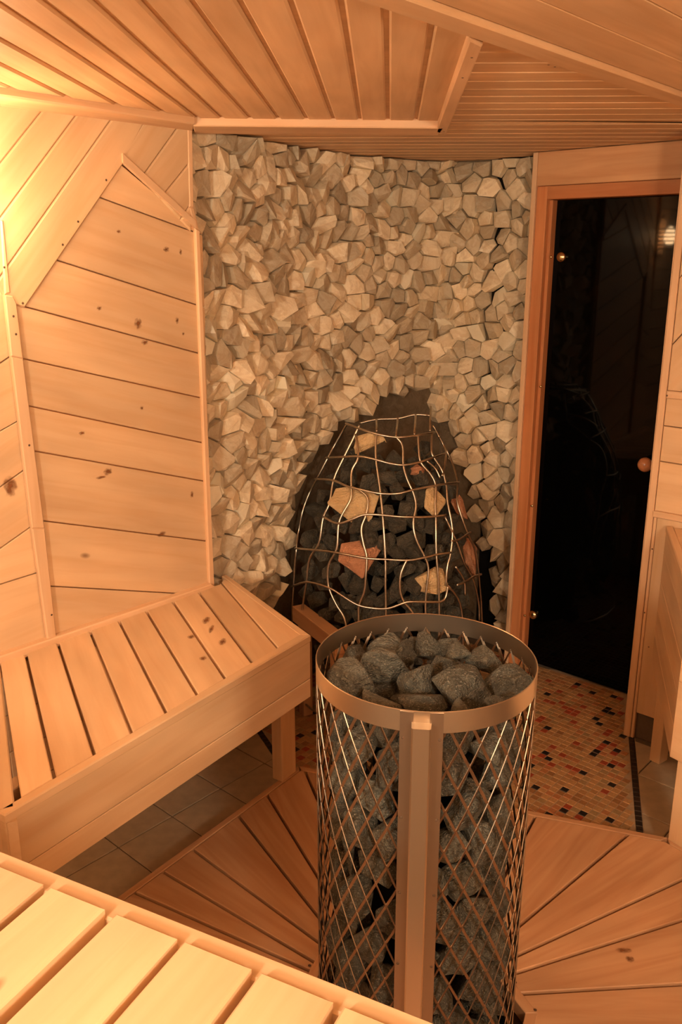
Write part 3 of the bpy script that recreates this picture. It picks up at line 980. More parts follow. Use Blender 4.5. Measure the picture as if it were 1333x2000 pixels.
# ------------------------------------------------------------------ left bench
ZB = 0.64
PB = Pl((0, 0, ZB), (1, 0, 0), (0, 0, 1))
lbench = thing('sauna_bench', 'wooden slatted bench fixed along the boarded left wall', 'bench', (-0.5, 2.0, 0), None)
cF = PB.px(607, 1240); cL = PB.px(9, 1592); wR = PB.px(430, 1141); wE = PB.px(443, 1122)
fd = (cF - cL).normalized()
fnn = Vector((fd.y, -fd.x))                       # outward (to the room)
wl2 = Vector((WL.O + WL.n * .001).xy); wd = Vector(DIR.xy)
eR = isec(cF, wE, wl2, wl2 + wd)                  # end edge meets the wall line
ld = (PB.px(25, 1580) - PB.px(0, 1395)).normalized()
eL = isec(cL, cL + ld, wl2, wl2 + wd)
outl = [cL, cF, wE, wR, eL]
RW = .024
inn_f0, inn_f1 = cL - fnn * RW, cF - fnn * RW
e_n = (wE - cF).normalized(); e_in = Vector((-e_n.y, e_n.x))
if e_in.dot(cL - cF) < 0: e_in = -e_in
l_in = Vector((-ld.y, ld.x))
if l_in.dot(cF - cL) < 0: l_in = -l_in
slat = [cL, cF, wE, wR, eL]
slat = clip(slat, inn_f0, inn_f1, eL, .0008)
slat = clip(slat, cF + e_in * .020, wE + e_in * .020, cL, .0008)
slat = clip(slat, cL + l_in * .034, eL + l_in * .034, cF, .0008)
lines = [(PB.px(*a), PB.px(*b)) for a, b in (((52, 1283), (108, 1524)), ((116, 1263), (187, 1480)), ((180, 1241), (260, 1436)), ((237, 1220), (327, 1395)), ((292, 1202), (387, 1358)),
         ((345, 1184), (441, 1325)), ((398, 1168), (492, 1292)), ((430, 1135), (541, 1264)))]
panel(PB, slat, lines, lbench, gap=.0038, name='slat', mat='bench', h=-.001, thick=.022, bev=.0025)
board(PB, [cL, cF, cF - fnn * RW + e_in * .012, cL - fnn * RW], lbench, name='front_rail', mat='bench', thick=.02, bev=.003)
board(PB, [cF, wE, wE + e_in * .0195, cF + e_in * .0195 - fnn * .02], lbench, name='end_rail', mat='bench', thick=.02, bev=.003)
board(PB, [cL - fnn * .0245 + ld * .0, eL, eL + l_in * .033, cL + l_in * .033 - fnn * .0245], lbench, name='end_rail', mat='bench', thick=.02, bev=.003)
for a, b in lines[2:]:
    d_ = (b - a).normalized(); n_ = Vector((-d_.y, d_.x)) * .012
    a, b = a + d_ * .03, b - d_ * .004
    board(PB, [a - n_, b - n_, b + n_, a + n_], lbench, name='tongue_strip', mat='bench', h=-.0235, thick=.006, bev=.001)
for o in knots(PB, [(403, 1212, 9, 22, 0), (413, 1229, 6, 24, 0), (435, 1254, 9, 20, 0), (374, 1244, 9, 12, 0), (397, 1286, 9, 12, 0)]):
    o.parent = lbench; o.matrix_basis = lbench.matrix_basis.inverted() @ o.matrix_basis
# fascia boards
FF = Pl((cL.x, cL.y, 0), (fd.x, fd.y, 0), (fnn.x, fnn.y, 0))
Lf = (cF - cL).length
for z0, z1 in ((.501, ZB - .0205), (.440, .4995)):
    board(FF, [Vector((0, z0)), Vector((Lf, z0)), Vector((Lf, z1)), Vector((0, z1))], lbench, name='front_board', mat='bench', h=-.0015, thick=.02, bev=.002)
FE = Pl((cF.x, cF.y, 0), (e_n.x, e_n.y, 0), (-e_in.x, -e_in.y, 0))
Le = (wE - cF).length
for z0, z1 in ((.501, ZB - .0205), (.440, .4995)):
    board(FE, [Vector((.003, z0)), Vector((Le, z0)), Vector((Le, z1)), Vector((.003, z1))], lbench, name='end_board', mat='bench', h=-.0015, thick=.02, bev=.002)
# left end board
FE2 = Pl((cL.x, cL.y, 0), (ld.x, ld.y, 0), (-l_in.x, -l_in.y, 0))
board(FE2, [Vector((-.6, .44)), Vector((0, .44)), Vector((0, .62)), Vector((-.6, .62))] if (eL - cL).dot(ld) < 0 else [Vector((0, .44)), Vector(((eL - cL).length, .44)), Vector(((eL - cL).length, .62)), Vector((0, .62))], lbench, name='end_board', mat='bench', h=-.0015, thick=.02)
lg = Vector((*PP.px(552, 1528), 0)); lg2 = Vector((*PP.px(583, 1503), 0)); lg3 = Vector((*PP.px(541, 1520), 0))
ax = (lg2 - lg); wleg = ax.length; ax.normalize()
ay = Vector((-ax.y, ax.x, 0)); ay = ay if ay.dot(lg3 - lg) > 0 else -ay
c_ = lg + ax * wleg / 2 + ay * .02
beam(c_ + UP * ZP - ax * .006, c_ + UP * .455 - ax * .006, wleg - .012, .04, 'leg', 'bench', lbench, ax)
c2 = Vector((*(cL + fd * .1 - fnn * .12), 0))
beam(c2, c2 + UP * (ZB - .03), .08, .04, 'leg', 'bench', lbench, ax)
# ledger on the wall carrying the slats
lgd = WL.w((-.75, ZB - .045), .012); lge = WL.w((-.02, ZB - .045), .012)
beam(lgd, lge, .04, .02, 'ledger', 'bench', lbench, UP)

# upright board left of the bench end
pst = at_z(-14, 1640, 0.28)
ptr = thing('corner_post', 'wooden post at the left end of the wall bench', 'post', (pst.x, pst.y, 0))
beam(Vector((-.735, 1.375, 0)), Vector((-.735, 1.375, .60)), .09, .03, 'post_board', 'bench', ptr, (fd.x, fd.y, 0))
beam(Vector((-.735, 1.375, .601)), Vector((-.735, 1.375, .615)), .096, .036, 'cap', 'bench', ptr, (fd.x, fd.y, 0))

# ------------------------------------------------------------------ upper bench in the foreground
ZU = 0.95
PU = Pl((0, 0, ZU), (1, 0, 0), (0, 0, 1))
PU2 = Pl((0, 0, ZU + .012), (1, 0, 0), (0, 0, 1))
ub = thing('upper_sauna_bench', 'high brightly lit wooden bench nearest the camera with raised wide slats', 'bench', (-.3, .5, 0))
u0 = PU.px(0, 1660); u1 = PU.px(860, 2000)
ud = (u1 - u0).normalized(); un = Vector((ud.y, -ud.x)); un = un if un.dot(Vector((0, 1))) < 0 else -un   # un: towards camera side
e0_, e1_ = u0 - ud * .62, u1 + ud * .22
DEP = .50
rwid = ((PU2.px(80, 1718) - u0).dot(un))
board(PU, [e0_, e1_, e1_ + un * .034, e0_ + un * .034], ub, name='front_rail', mat='bench', thick=.03, bev=.003)
tops = [((102, 1728), (205, 1772)), ((227, 1783), (344, 1832)), ((360, 1837), (489, 1892)), ((510, 1896), (652, 1952))]
so = []
for a, b in tops:
    A = PU2.px(*a); B = PU2.px(*b)
    so.append(((A - u0).dot(ud), (B - u0).dot(ud), (A - u0).dot(un)))
print('upper slats', so, rwid)
wid = sum(b - a for a, b, c in so) / len(so); pit = (so[-1][0] - so[0][0]) / (len(so) - 1)
dep0 = sum(c for a, b, c in so) / len(so)
for k in range(-6, 6):
    a = so[k][0] if 0 <= k < 4 else so[0][0] + pit * k
    b = so[k][1] if 0 <= k < 4 else a + wid
    if u0.x + ud.x * a > 0.33: continue
    P = u0 + ud * a + un * dep0; Q = u0 + ud * b + un * dep0
    board(PU2, [P, Q, Q + un * DEP, P + un * DEP], ub, name='slat', mat='bench', h=0, thick=.040, bev=.003, grain=un)
FU = Pl((e0_.x, e0_.y, 0), (ud.x, ud.y, 0), (-un.x, -un.y, 0))
LU = (e1_ - e0_).length
sgn = 1 if FU.ey.z > 0 else -1
FUy = lambda z: sgn * z
board(FU, [Vector((0, FUy(.80))), Vector((LU, FUy(.80))), Vector((LU, FUy(.918))), Vector((0, FUy(.918)))], ub, name='front_board', mat='bench', h=-.004, thick=.02)
bk0, bk1 = e0_ + un * (DEP + .03), e1_ + un * (DEP + .03)
beam((*bk0, ZU - .035), (*bk1, ZU - .035), .04, .03, 'rear_rail', 'bench', ub, (un.x, un.y, 0))
beam((*(e0_ + un * .05), ZU - .062), (*(e1_ + un * .05), ZU - .062), .03, .035, 'bearer', 'bench', ub, (un.x, un.y, 0))
for P in (e0_ + ud * .06 + un * .06, e1_ - ud * .06 + un * .06, e0_ + ud * .06 + un * (DEP), e1_ - ud * .06 + un * (DEP)):
    beam((*P, 0), (*P, ZU - .08), .05, .05, 'leg', 'bench', ub, (ud.x, ud.y, 0))

# ------------------------------------------------------------------ right bench
ZR = .829
K = Vector((.930, 2.167)); az = math.radians(14.5)
kd = Vector((math.sin(az), math.cos(az))); kn_ = Vector((-kd.y, kd.x)) * 1.0
kn_ = Vector((-kd.y, kd.x))                       # outward, to the left
Kb = K + kd * .675
az2 = math.radians(145); kf = Vector((math.sin(az2), math.cos(az2)))
rb_ = thing('boxed_bench', 'wooden bench with deep boarded sides at the right edge of the room', 'bench', (1.3, 2.0, 0))
PR = Pl((0, 0, ZR), (1, 0, 0), (0, 0, 1))
wend = Vector((WR.O + WR.ex * 1.45 + WR.n * .02).xy); w0 = Vector((WR.O + WR.ex * .02 + WR.n * .02).xy)
Kb = isec(K, K + kd, w0, wend)
fr_end = K + kf * 1.05
top = [K, fr_end, wend, Kb]
board(PR, [K, Kb, Kb - kn_ * .022, K - kn_ * .022 + kf * .012], rb_, name='end_rail', mat='bench', thick=.02, bev=.003)
kfn = Vector((kf.y, -kf.x)); kfn = kfn if kfn.dot(Kb - K) < 0 else -kfn   # outward front
board(PR, [K + kf * .001, fr_end, fr_end - kfn * .022, K - kfn * .022 + kf * .022], rb_, name='front_rail', mat='bench', thick=.02, bev=.003)
tp = clip(top, K - kfn * .0235, K - kfn * .0235 + kf, Kb); tp = clip(tp, K - kn_ * .0235, K - kn_ * .0235 + kd, fr_end)
ll = [(K - kfn * .02 + kf * (.10 * i + .02), K - kfn * .6 + kf * (.10 * i + .02)) for i in range(1, 11)]
panel(PR, tp, ll, rb_, gap=.003, name='slat', mat='bench', h=-.001, thick=.02)
PS = Pl((K.x, K.y, 0), (kd.x, kd.y, 0), (kn_.x, kn_.y, 0)); sg = 1 if PS.ey.z > 0 else -1
LS = (Kb - K).length
for i, (z0, z1) in enumerate(((.335, .43), (.4315, .53), (.5315, .63), (.6315, .73), (.7315, .808))):
    board(PS, [Vector((.002, sg * z0)), Vector((LS, sg * z0)), Vector((LS, sg * z1)), Vector((.002, sg * z1))], rb_, name='side_board', mat='bench', h=-.002, thick=.02)
PFR = Pl((K.x, K.y, 0), (kf.x, kf.y, 0), (kfn.x, kfn.y, 0)); sg = 1 if PFR.ey.z > 0 else -1
for z0, z1 in ((.335, .57), (.572, .808)):
    board(PFR, [Vector((0, sg * z0)), Vector((1.05, sg * z0)), Vector((1.05, sg * z1)), Vector((0, sg * z1))], rb_, name='front_board', mat='bench', h=-.001, thick=.02)
lp = Vector((*PP.px(1305, 1640), 0)) + Vector((kf.x, kf.y, 0)) * .045 - Vector((kfn.x, kfn.y, 0)) * .02
beam(lp + UP * ZP, lp + UP * .80, .09, .04, 'leg', 'bench', rb_, (kf.x, kf.y, 0))
pc = Vector((*(FL.px(1269, 1482)), 0)); pc = pc + Vector((*(-kn_ * .03), 0))
beam(pc, pc + UP * .80, .04, .05, 'leg', 'bench', rb_, (kf.x, kf.y, 0))

# ------------------------------------------------------------------ rocks
def rock_mesh(seed, mat, npts=14, flat=0.85, bev=0.04, sub=True):
    R = random.Random(seed)
    bm = bmesh.new()
    for _ in range(npts):
        z = R.uniform(-1, 1); a = R.uniform(0, 6.283); r = math.sqrt(1 - z * z); k = R.uniform(.78, 1.0)
        bm.verts.new((r * math.cos(a) * k, r * math.sin(a) * k, z * k * flat))
    bmesh.ops.convex_hull(bm, input=bm.verts)
    for v in [v for v in bm.verts if not v.link_faces]: bm.verts.remove(v)
    bmesh.ops.dissolve_limit(bm, angle_limit=math.radians(14), verts=bm.verts, edges=bm.edges)
    if bev:
        bmesh.ops.bevel(bm, geom=list(bm.edges), offset=bev, segments=1, affect='EDGES')
    bmesh.ops.triangulate(bm, faces=bm.faces)
    if sub:
        bmesh.ops.subdivide_edges(bm, edges=[e for e in bm.edges if e.calc_length() > .3], cuts=1, use_grid_fill=False)
        bmesh.ops.triangulate(bm, faces=bm.faces)
        for v in bm.verts: v.co += v.co.normalized() * .05 * noise.noise(v.co * 2.3 + Vector((seed, 0, 0)))
    # normalise to unit half extents
    mx = [max(abs(v.co[i]) for v in bm.verts) for i in range(3)]
    for v in bm.verts: v.co = Vector((v.co.x / mx[0], v.co.y / mx[1], v.co.z / mx[2]))
    me = bpy.data.meshes.new('rock'); bm.to_mesh(me); bm.free(); me.materials.append(mat)
    return me
GV = [rock_mesh(100 + i, M['gravel']) for i in range(16)]
DV = [rock_mesh(200 + i, M['darkrock']) for i in range(12)]
SVm = [rock_mesh(300 + i, M['sandrock'], 14, bev=.03) for i in range(6)]
RVm = [rock_mesh(400 + i, M['redrock'], 12, bev=.03) for i in range(4)]
def put_rock(me, loc, dims, rot, name, label, cat, group=None):
    o = bpy.data.objects.new(name, me)
    COL.objects.link(o)
    o.location = loc; o.scale = dims; o.rotation_euler = rot
    tag(o, label, cat, group)
    return o

# ------------------------------------------------------------------ pillar heater
ht = thing('pillar_heater', 'round steel mesh pillar heater filled with grey rocks', 'heater', (HX + .007, HY - .009, 0))
hx, hy = HX + .007, HY - .009
HM = Matrix.Translation((hx, hy, 0))
RH = .211
ZT = .952
def band(z0, z1, r, th, name, seg=96):
    bm = lathe([(r - th, z0), (r - th, z1), (r - th * .5, z1 + .0012), (r, z1), (r, z0), (r - th, z0)], seg)
    return bm_obj(name, bm, M['steel'], ht, HM, smooth=False)
rg = band(ZT - .040, ZT, RH + .002, .0025, 'top_ring', 128)
for p in rg.data.polygons: p.use_smooth = True
rg.data.set_sharp_from_angle(angle=math.radians(35))
rg['label'] = 'polished steel rim ring'
band(.004, .04, RH + .001, .003, 'bottom_ring')
bm_obj('base_plate', lathe([(0, .004), (RH - .004, .004), (RH - .004, .012), (0, .012)], 48), M['core'], ht, HM)
# expanded metal mesh
bm = bmesh.new()
ND = 32; rows = 21; z0, z1 = .03, ZT - .03
hrow = (z1 - z0) / rows
def strand(a0, za, a1, zb):
    n = 4
    pr = []
    for i in range(n + 1):
        t = i / n
        a = a0 + (a1 - a0) * t; z = za + (zb - za) * t
        pr.append((a, z))
    vs = []
    for a, z in pr:
        # slanted ribbon section
        d = Vector((math.cos(a), math.sin(a), 0)); tg = Vector((-d.y, d.x, 0))
        dirn = (tg * (a1 - a0) * RH + UP * (zb - za)).normalized()
        wv = dirn.cross(d)
        q = d * RH + UP * z
        wv = (wv * .86 + d * (.5 if wv.z > 0 else -.5)).normalized()
        nn = dirn.cross(wv)
        vs.append([bm.verts.new(q + wv * sx * .0026 + nn * sy * .0008) for sx, sy in ((-1, -1), (1, -1), (1, 1), (-1, 1))])
    for a_, b_2 in zip(vs, vs[1:]):
        for k in range(4): bm.faces.new((a_[k], a_[(k + 1) % 4], b_2[(k + 1) % 4], b_2[k]))
da = 2 * math.pi / ND
for r in range(rows):
    for k in range(ND):
        a = da * (k + (.5 if r % 2 else 0))
        strand(a, z0 + hrow * r, a + da / 2, z0 + hrow * (r + 1))
        strand(a, z0 + hrow * r, a - da / 2, z0 + hrow * (r + 1))
o = bm_obj('mesh_jacket', bm, M['mesh'], ht, HM); o['kind'] = 'stuff'
# front post: flanges and raised channel
ap = math.atan2(-RH, -.026)
pd = Vector((math.cos(ap), math.sin(ap), 0)); pt = Vector((-pd.y, pd.x, 0))
PM = Matrix((pt, pd, UP)).transposed().to_4x4(); PM.translation = (hx, hy, 0)
def prism(profile, za, zb, name, mat):
    bm = bmesh.new()
    a = [bm.verts.new((x, y, za)) for x, y in profile]; b = [bm.verts.new((x, y, zb)) for x, y in profile]
    m = len(profile)
    for i in range(m): bm.faces.new((a[i], a[(i + 1) % m], b[(i + 1) % m], b[i]))
    bm.faces.new(a); bm.faces.new(b)
    bmesh.ops.recalc_face_normals(bm, faces=bm.faces)
    return bm_obj(name, bm, mat, ht, PM)
# pt runs anticlockwise = to the right seen from the camera
w_ = .040
def arcp(x, r): return math.sqrt(r * r - x * x)
r0 = RH + .0015
for sx, nm in ((-1, 'post_flange'), (1, 'post_flange')):
    xs = [sx * x for x in (.014, .022, .030, .0375)]
    prof = [(x, arcp(x, r0 + .002)) for x in xs] + [(x, arcp(x, r0)) for x in reversed(xs)]
    prism(prof, .02, ZT - .001, nm, M['shaded'])
yb = r0
prof = [(-.0175, yb - .006), (-.0165, yb + .021), (-.0140, yb + .023), (.0140, yb + .023), (.0165, yb + .021), (.0175, yb - .006)]
prism(prof, .02, ZT - .020, 'post_channel', M['steel'])
bm = lathe([(0, .001), (.0022, .0008), (.003, 0)], 8)
scr = bpy.data.meshes.new('rivet'); bm.to_mesh(scr); bm.free(); scr.materials.append(M['nail'])
for k in range(6):
    for sx in (-1, 1):
        x = sx * .0315; y = arcp(x, r0 + .0022)
        o = bpy.data.objects.new('rivet', scr)
        m = PM @ Matrix.Translation((x, y, .10 + .16 * k)) @ Matrix.Rotation(-math.pi / 2, 4, 'X')
        link(o, ht, m)
bm_obj('shade_core', lathe([(0, .012), (.10, .012), (.10, .765), (0, .765)], 20), M['core'], ht, HM)  # added black filler, blocks light so gaps between rocks stay dark

topr = [  # crop coordinates of the visible top rocks: cx, cy, w, h
 (415, 275, 290, 165, 'largest grey rock at the far left on top of the pillar heater'),
 (205, 345, 160, 185, 'dark upright rock against the left rim of the pillar heater'),
 (575, 340, 215, 120, 'low flat grey rock right of the largest one on the pillar heater'),
 (680, 285, 175, 180, 'tall brownish grey rock near the far rim on the pillar heater'),
 (815, 262, 150, 120, 'small faceted rock at the far rim below the bright reflections'),
 (840, 370, 140, 135, 'squarish grey rock left of the pointed pale rock on the heater'),
 (990, 370, 190, 180, 'pointed pale speckled rock towards the right on the pillar heater'),
 (1110, 490, 225, 160, 'pale grey rock against the right rim of the pillar heater'),
 (865, 525, 265, 200, 'big rounded rock right of centre on top of the pillar heater'),
 (655, 480, 225, 185, 'dark coarse rock in the middle of the pillar heater top'),
 (460, 440, 265, 175, 'broad brown grey rock left of the middle of the heater top'),
 (285, 485, 210, 165, 'two-tone rock near the left front rim of the heater'),
 (440, 572, 215, 125, 'shadowed brownish rock at the front left rim of the heater'),
 (650, 592, 215, 120, 'wedge shaped rock behind the front post of the heater'),
 (765, 410, 145, 140, 'slanted wedge rock between the dark middle rock and squarish rock'),
 (1035, 590, 115, 90, 'small rock at the front right rim of the heater'),
 (845, 622, 95, 55, 'smallest pebble like rock showing over the front right rim'),
 (605, 235, 110, 75, 'small rock at the back rim beside the largest rock'),
 (350, 375, 110, 90, 'small brown rock in front of the largest rock on the heater')]
R = random.Random(21)
for i, (cx, cy, w, h, lab) in enumerate(topr):
    x, y = 580 + cx / 2.666, 1150 + cy / 2.666
    P = at_z(x, y, .892)
    q = Vector((P.x - hx, P.y - hy))
    hw = w / 2.666 / 1006 / 2 * 1.04
    hd = max(.022, h / 2.666 / 1006 / 2 / .72)
    lim = RH - .010 - max(hw, hd) * .66
    if q.length > lim: q = q.normalized() * max(lim, 0.0)
    put_rock(GV[i % 16], (hx + q.x, hy + q.y, .892 + R.uniform(-.008, .006)), (hw * 1.16, hd * 1.10, min(hw, hd) * 1.0), (R.uniform(-.25, .25), R.uniform(-.25, .25), R.uniform(-.3, .3)),
             'heater_rock', lab, 'rock', 'rocks on top of the pillar heater')
ORD = ['first', 'second', 'third', 'fourth', 'fifth', 'sixth', 'seventh', 'eighth', 'ninth', 'tenth', 'eleventh', 'twelfth', 'thirteenth', 'fourteenth', 'fifteenth', 'sixteenth', 'seventeenth', 'eighteenth', 'nineteenth', 'twentieth']
NL = 10
for layer in range(NL):
    z = .055 + .083 * layer
    nn = 11
    items = []
    for k in range(nn):
        a = ap + 2 * math.pi * (k + .5 * (layer % 2) + R.uniform(-.08, .08)) / nn
        rel = (a - ap + math.pi) % (2 * math.pi) - math.pi      # 0 = at the front post, positive = to its right
        if abs(rel) > math.radians(150 if layer < 7 else 178): continue
        items.append((rel, a))
    for side, lst in (('left', sorted([i for i in items if i[0] < 0], reverse=True)), ('right', sorted([i for i in items if i[0] >= 0]))):
        for n_, (rel, a) in enumerate(lst):
            r = RH - .014 - .040
            put_rock(R.choice(GV), (hx + r * math.cos(a), hy + r * math.sin(a), z + R.uniform(-.006, .006)),
                     (R.uniform(.036, .043), R.uniform(.046, .056), R.uniform(.044, .053)), (R.uniform(-.3, .3), R.uniform(-.3, .3), a + R.uniform(-.25, .25)),
                     'heater_rock', 'grey rock in the mesh heater, %s layer down, %s %s of the front post' % (ORD[NL - layer - 1], ORD[n_], side), 'rock', 'rocks behind the mesh of the pillar heater')
for k in range(14):
    a = 2 * math.pi * k / 10 + .2; r = .105
    if k >= 10: a = 2 * math.pi * (k - 10) / 4; r = .05
    put_rock(GV[k], (hx + r * math.cos(a), hy + r * math.sin(a), .838), (.040, .042, .034), (.2 * k, .1 * k, k), 'heater_rock', 'grey rock half hidden under the top rocks of the pillar heater', 'rock', 'second layer of rocks in the pillar heater')

# ------------------------------------------------------------------ corner stove: wire cage with rocks
CX, CY = .18, 3.18
prof_c = [(0.0, .376), (.365, .374), (.43, .370), (.625, .354), (.764, .326), (.819, .305), (.894, .268), (.972, .228), (1.097, .158), (1.25, .13)]
def rc(z):
    for (za, ra), (zb, rb2) in zip(prof_c, prof_c[1:]):
        if z <= zb: return ra + (rb2 - ra) * max(0, (z - za)) / (zb - za)
    return prof_c[-1][1]
def on_cage(x, y, shrink=0.0):
    """nearest point of the cage surface on the sight line (silhouette point when it misses)"""
    d = ray(x, y)
    best = None; prevf = None
    t = 2.6
    while t < 3.9:
        P = CAMP + d * t
        f = math.hypot(P.x - CX, P.y - CY) - (rc(P.z) - shrink)
        if f <= 0:
            if prevf is not None:
                tt = t - .01 * (0 - f) / max(1e-9, prevf - f)
                return CAMP + d * tt
            return P
        if best is None or f < best[0]: best = (f, P)
        prevf = f
        t += .01
    P = best[1]
    v = Vector((P.x - CX, P.y - CY, 0)).normalized() * (rc(P.z) - shrink)
    return Vector((CX + v.x, CY + v.y, P.z))
cage = thing('wire_stove_cage', 'conical cage of wavy steel wire in the stone corner holding rocks', 'stove', (CX, CY, 0))
def cr(p): return (500 + p[0] / 2.666, 750 + p[1] / 2.666)
upright = [
 [(478, 205), (430, 280), (375, 385), (318, 495), (265, 590), (230, 690), (213, 850), (200, 1000), (190, 1180), (188, 1330)],
 [(540, 215), (500, 300), (455, 390), (405, 500), (385, 620), (350, 700), (330, 830), (280, 910), (265, 1030), (250, 1120), (238, 1220), (235, 1400)],
 [(520, 262), (535, 380), (500, 450), (498, 540), (495, 600), (450, 680), (430, 740), (422, 860), (380, 940), (378, 1050), (420, 1150), (468, 1240), (480, 1450)],
 [(628, 250), (625, 380), (645, 530), (660, 670), (675, 900), (675, 1050), (678, 1180), (678, 1450)],
 [(500, 535), (550, 560), (585, 600), (575, 680), (550, 750), (560, 830), (578, 900), (573, 1000), (565, 1080), (540, 1145), (535, 1200), (540, 1400)],
 [(728, 275), (765, 320), (768, 420), (790, 500), (822, 570), (835, 640), (820, 720), (835, 810), (880, 900), (900, 970), (885, 1110), (885, 1250)],
 [(845, 265), (850, 350), (860, 410), (910, 470), (938, 530), (935, 620), (938, 700), (940, 880), (950, 1000), (955, 1150), (955, 1400)],
 [(790, 910), (755, 990), (752, 1080), (775, 1140), (810, 1180), (850, 1260)],
 [(918, 255), (915, 340), (925, 380), (970, 450), (992, 530), (1000, 620), (1025, 760), (1015, 880), (998, 950), (990, 1050)],
 [(955, 265), (990, 330), (985, 420), (970, 480)],
 [(930, 215), (990, 320), (1050, 500), (1048, 610), (1100, 770), (1145, 870), (1162, 1000), (1175, 1150), (1180, 1300)],
 [(985, 690), (1050, 830), (1085, 930), (1130, 1010), (1160, 1130), (1165, 1230)],
 [(890, 400), (935, 440), (960, 490)],
 [(1000, 1050), (1050, 1110), (1075, 1200), (1080, 1400)],
 [(1040, 950), (1085, 1020), (1090, 1100)]]
hoops = [
 [(478, 205), (600, 250), (720, 275), (820, 268), (925, 250)],
 [(372, 385), (450, 380), (540, 375), (620, 390), (700, 412), (770, 420), (850, 405), (920, 380), (980, 360)],
 [(318, 495), (410, 500), (480, 530), (560, 550), (650, 568), (740, 568), (820, 548), (940, 525), (1050, 510)],
 [(360, 690), (430, 725), (500, 705), (570, 678), (660, 680), (740, 688), (820, 690), (900, 690), (985, 680)],
 [(213, 855), (310, 862), (420, 875), (580, 905), (680, 910), (790, 915), (880, 900), (940, 885), (1010, 875)],
 [(192, 1055), (265, 1030), (330, 1040), (400, 1065), (470, 1110), (540, 1150), (620, 1165), (690, 1165), (760, 1140), (800, 1130), (900, 1132), (960, 1130), (985, 1105), (995, 1050)],
 [(1010, 815), (1050, 810), (1110, 770)],
 [(1040, 1045), (1090, 1025), (1130, 1000), (1165, 990)]]
for kind, lst in (('upright_wire', upright), ('hoop_wire', hoops)):
    for pl_ in lst:
        pts = smooth_path([cr(p) for p in pl_], 5)
        w3 = [on_cage(*p) for p in pts]
        if kind == 'hoop_wire': w3 = [p + (p - Vector((CX, CY, p.z))).normalized() * .006 for p in w3]
        w3 = [a for i, a in enumerate(w3) if i == 0 or (a - w3[i - 1]).length > .003]
        w3 = [w3[0]] + [(w3[i - 1] + w3[i] * 2 + w3[i + 1]) / 4 for i in range(1, len(w3) - 1)] + [w3[-1]]
        bm = bmesh.new(); tube_bm(bm, w3, .0043, 6)
        bm_obj(kind, bm, M['wire'], cage, Matrix(), smooth=True)
# top rim at the back with its short pins
rear = [(540, 205), (630, 185), (740, 180), (830, 160), (915, 165)]
backp = []
for p in smooth_path([cr(q) for q in rear], 5):
    d = ray(*p); t = 3.27 / d.y
    backp.append(CAMP + d * t)
bm = bmesh.new(); tube_bm(bm, backp, .0043, 6); bm_obj('hoop_wire', bm, M['wire'], cage, Matrix(), smooth=True)
for a, b in (((630, 185), (630, 245)), ((740, 180), (730, 272)), ((833, 160), (827, 262)), ((912, 118), (908, 245))):
    pa = ray(*cr(a)); pb_ = ray(*cr(b))
    bm = bmesh.new(); tube_bm(bm, [CAMP + pa * (3.27 / pa.y), on_cage(*cr(b))], .004, 6); bm_obj('pin_wire', bm, M['wire'], cage, Matrix(), smooth=True)
# back part of the wire reaching round to the wall
for z in (.05, .32, .62):
    pts = []
    for k in range(13):
        a = math.radians(170 + k * 200 / 12)
        pts.append((CX + rc(z) * math.cos(a), CY + rc(z) * math.sin(a), z))
    if z == .05:
        bm = bmesh.new(); tube_bm(bm, pts, .0045, 6); bm_obj('foot_hoop', bm, M['wire'], cage, Matrix(), smooth=True)
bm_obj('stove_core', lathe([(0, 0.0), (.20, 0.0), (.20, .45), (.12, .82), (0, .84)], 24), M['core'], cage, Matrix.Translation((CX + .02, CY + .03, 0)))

special = [
 (500, 630, 265, 170, 'sand', 'large pale sandstone in the upper left of the wire cage'),
 (912, 612, 150, 155, 'sand', 'pale sandstone in the upper right of the wire cage'),
 (565, 915, 250, 230, 'red', 'large reddish pink rock in the middle of the wire cage'),
 (915, 1030, 190, 140, 'sand', 'long tan stone low on the right in the wire cage'),
 (590, 318, 165, 125, 'sand2', 'tan stone lying at the top of the wire cage'),
 (838, 452, 80, 66, 'red2', 'small orange stone near the top right of the wire cage'),
 (1062, 640, 80, 170, 'red3', 'narrow reddish stone at the right edge of the wire cage'),
 (1120, 900, 80, 200, 'red3', 'long reddish brown stone low at the right edge of the cage')]
occ = []
R = random.Random(5)
for i, (cx, cy, w, h, kd_, lab) in enumerate(special):
    x, y = cr((cx, cy))
    dpt = .032
    P = on_cage(x, y, dpt)
    px_m = FPX / (P - CAMP).length
    me = SVm[i % 6] if kd_.startswith('sand') else RVm[i % 4]
    hw, hh = w / 2.666 / px_m / 2, h / 2.666 / px_m / 2
    o = put_rock(me, P, (hw * 1.08, .026, hh * 1.12), (-.3, R.uniform(-.2, .2), math.atan2(P.x - CX, -(P.y - CY)) * .6), 'sandstone' if kd_[0] == 's' else 'red_stone', lab, 'stone', 'pale and red stones in the corner stove')
    occ.append((x, y, w / 2.666 / 2, h / 2.666 / 2))
pts = []
yy = 845
row = 0
while yy < 1330:
    xx = 560 + (16 if row % 2 else 0)
    while xx < 960:
        x = xx + R.uniform(-5, 5); y = yy + R.uniform(-5, 5)
        d = ray(x, y)
        # only where the sight line meets the rock pile
        P = on_cage(x, y, .05)
        X, Y = proj(P)
        if abs(X - x) < 3 and P.z > .03 and rc(P.z) - .05 > 0 and P.z < 1.03:
            hit = any(abs(x - a) < b * .8 and abs(y - c) < e * .8 for a, c, b, e in occ)
            pts.append((P, hit, row, x))
        xx += 36
    yy += 30; row += 1
byrow = {}
for P, hit, rw, x in pts: byrow.setdefault(rw, []).append(x)
rws = sorted(byrow)
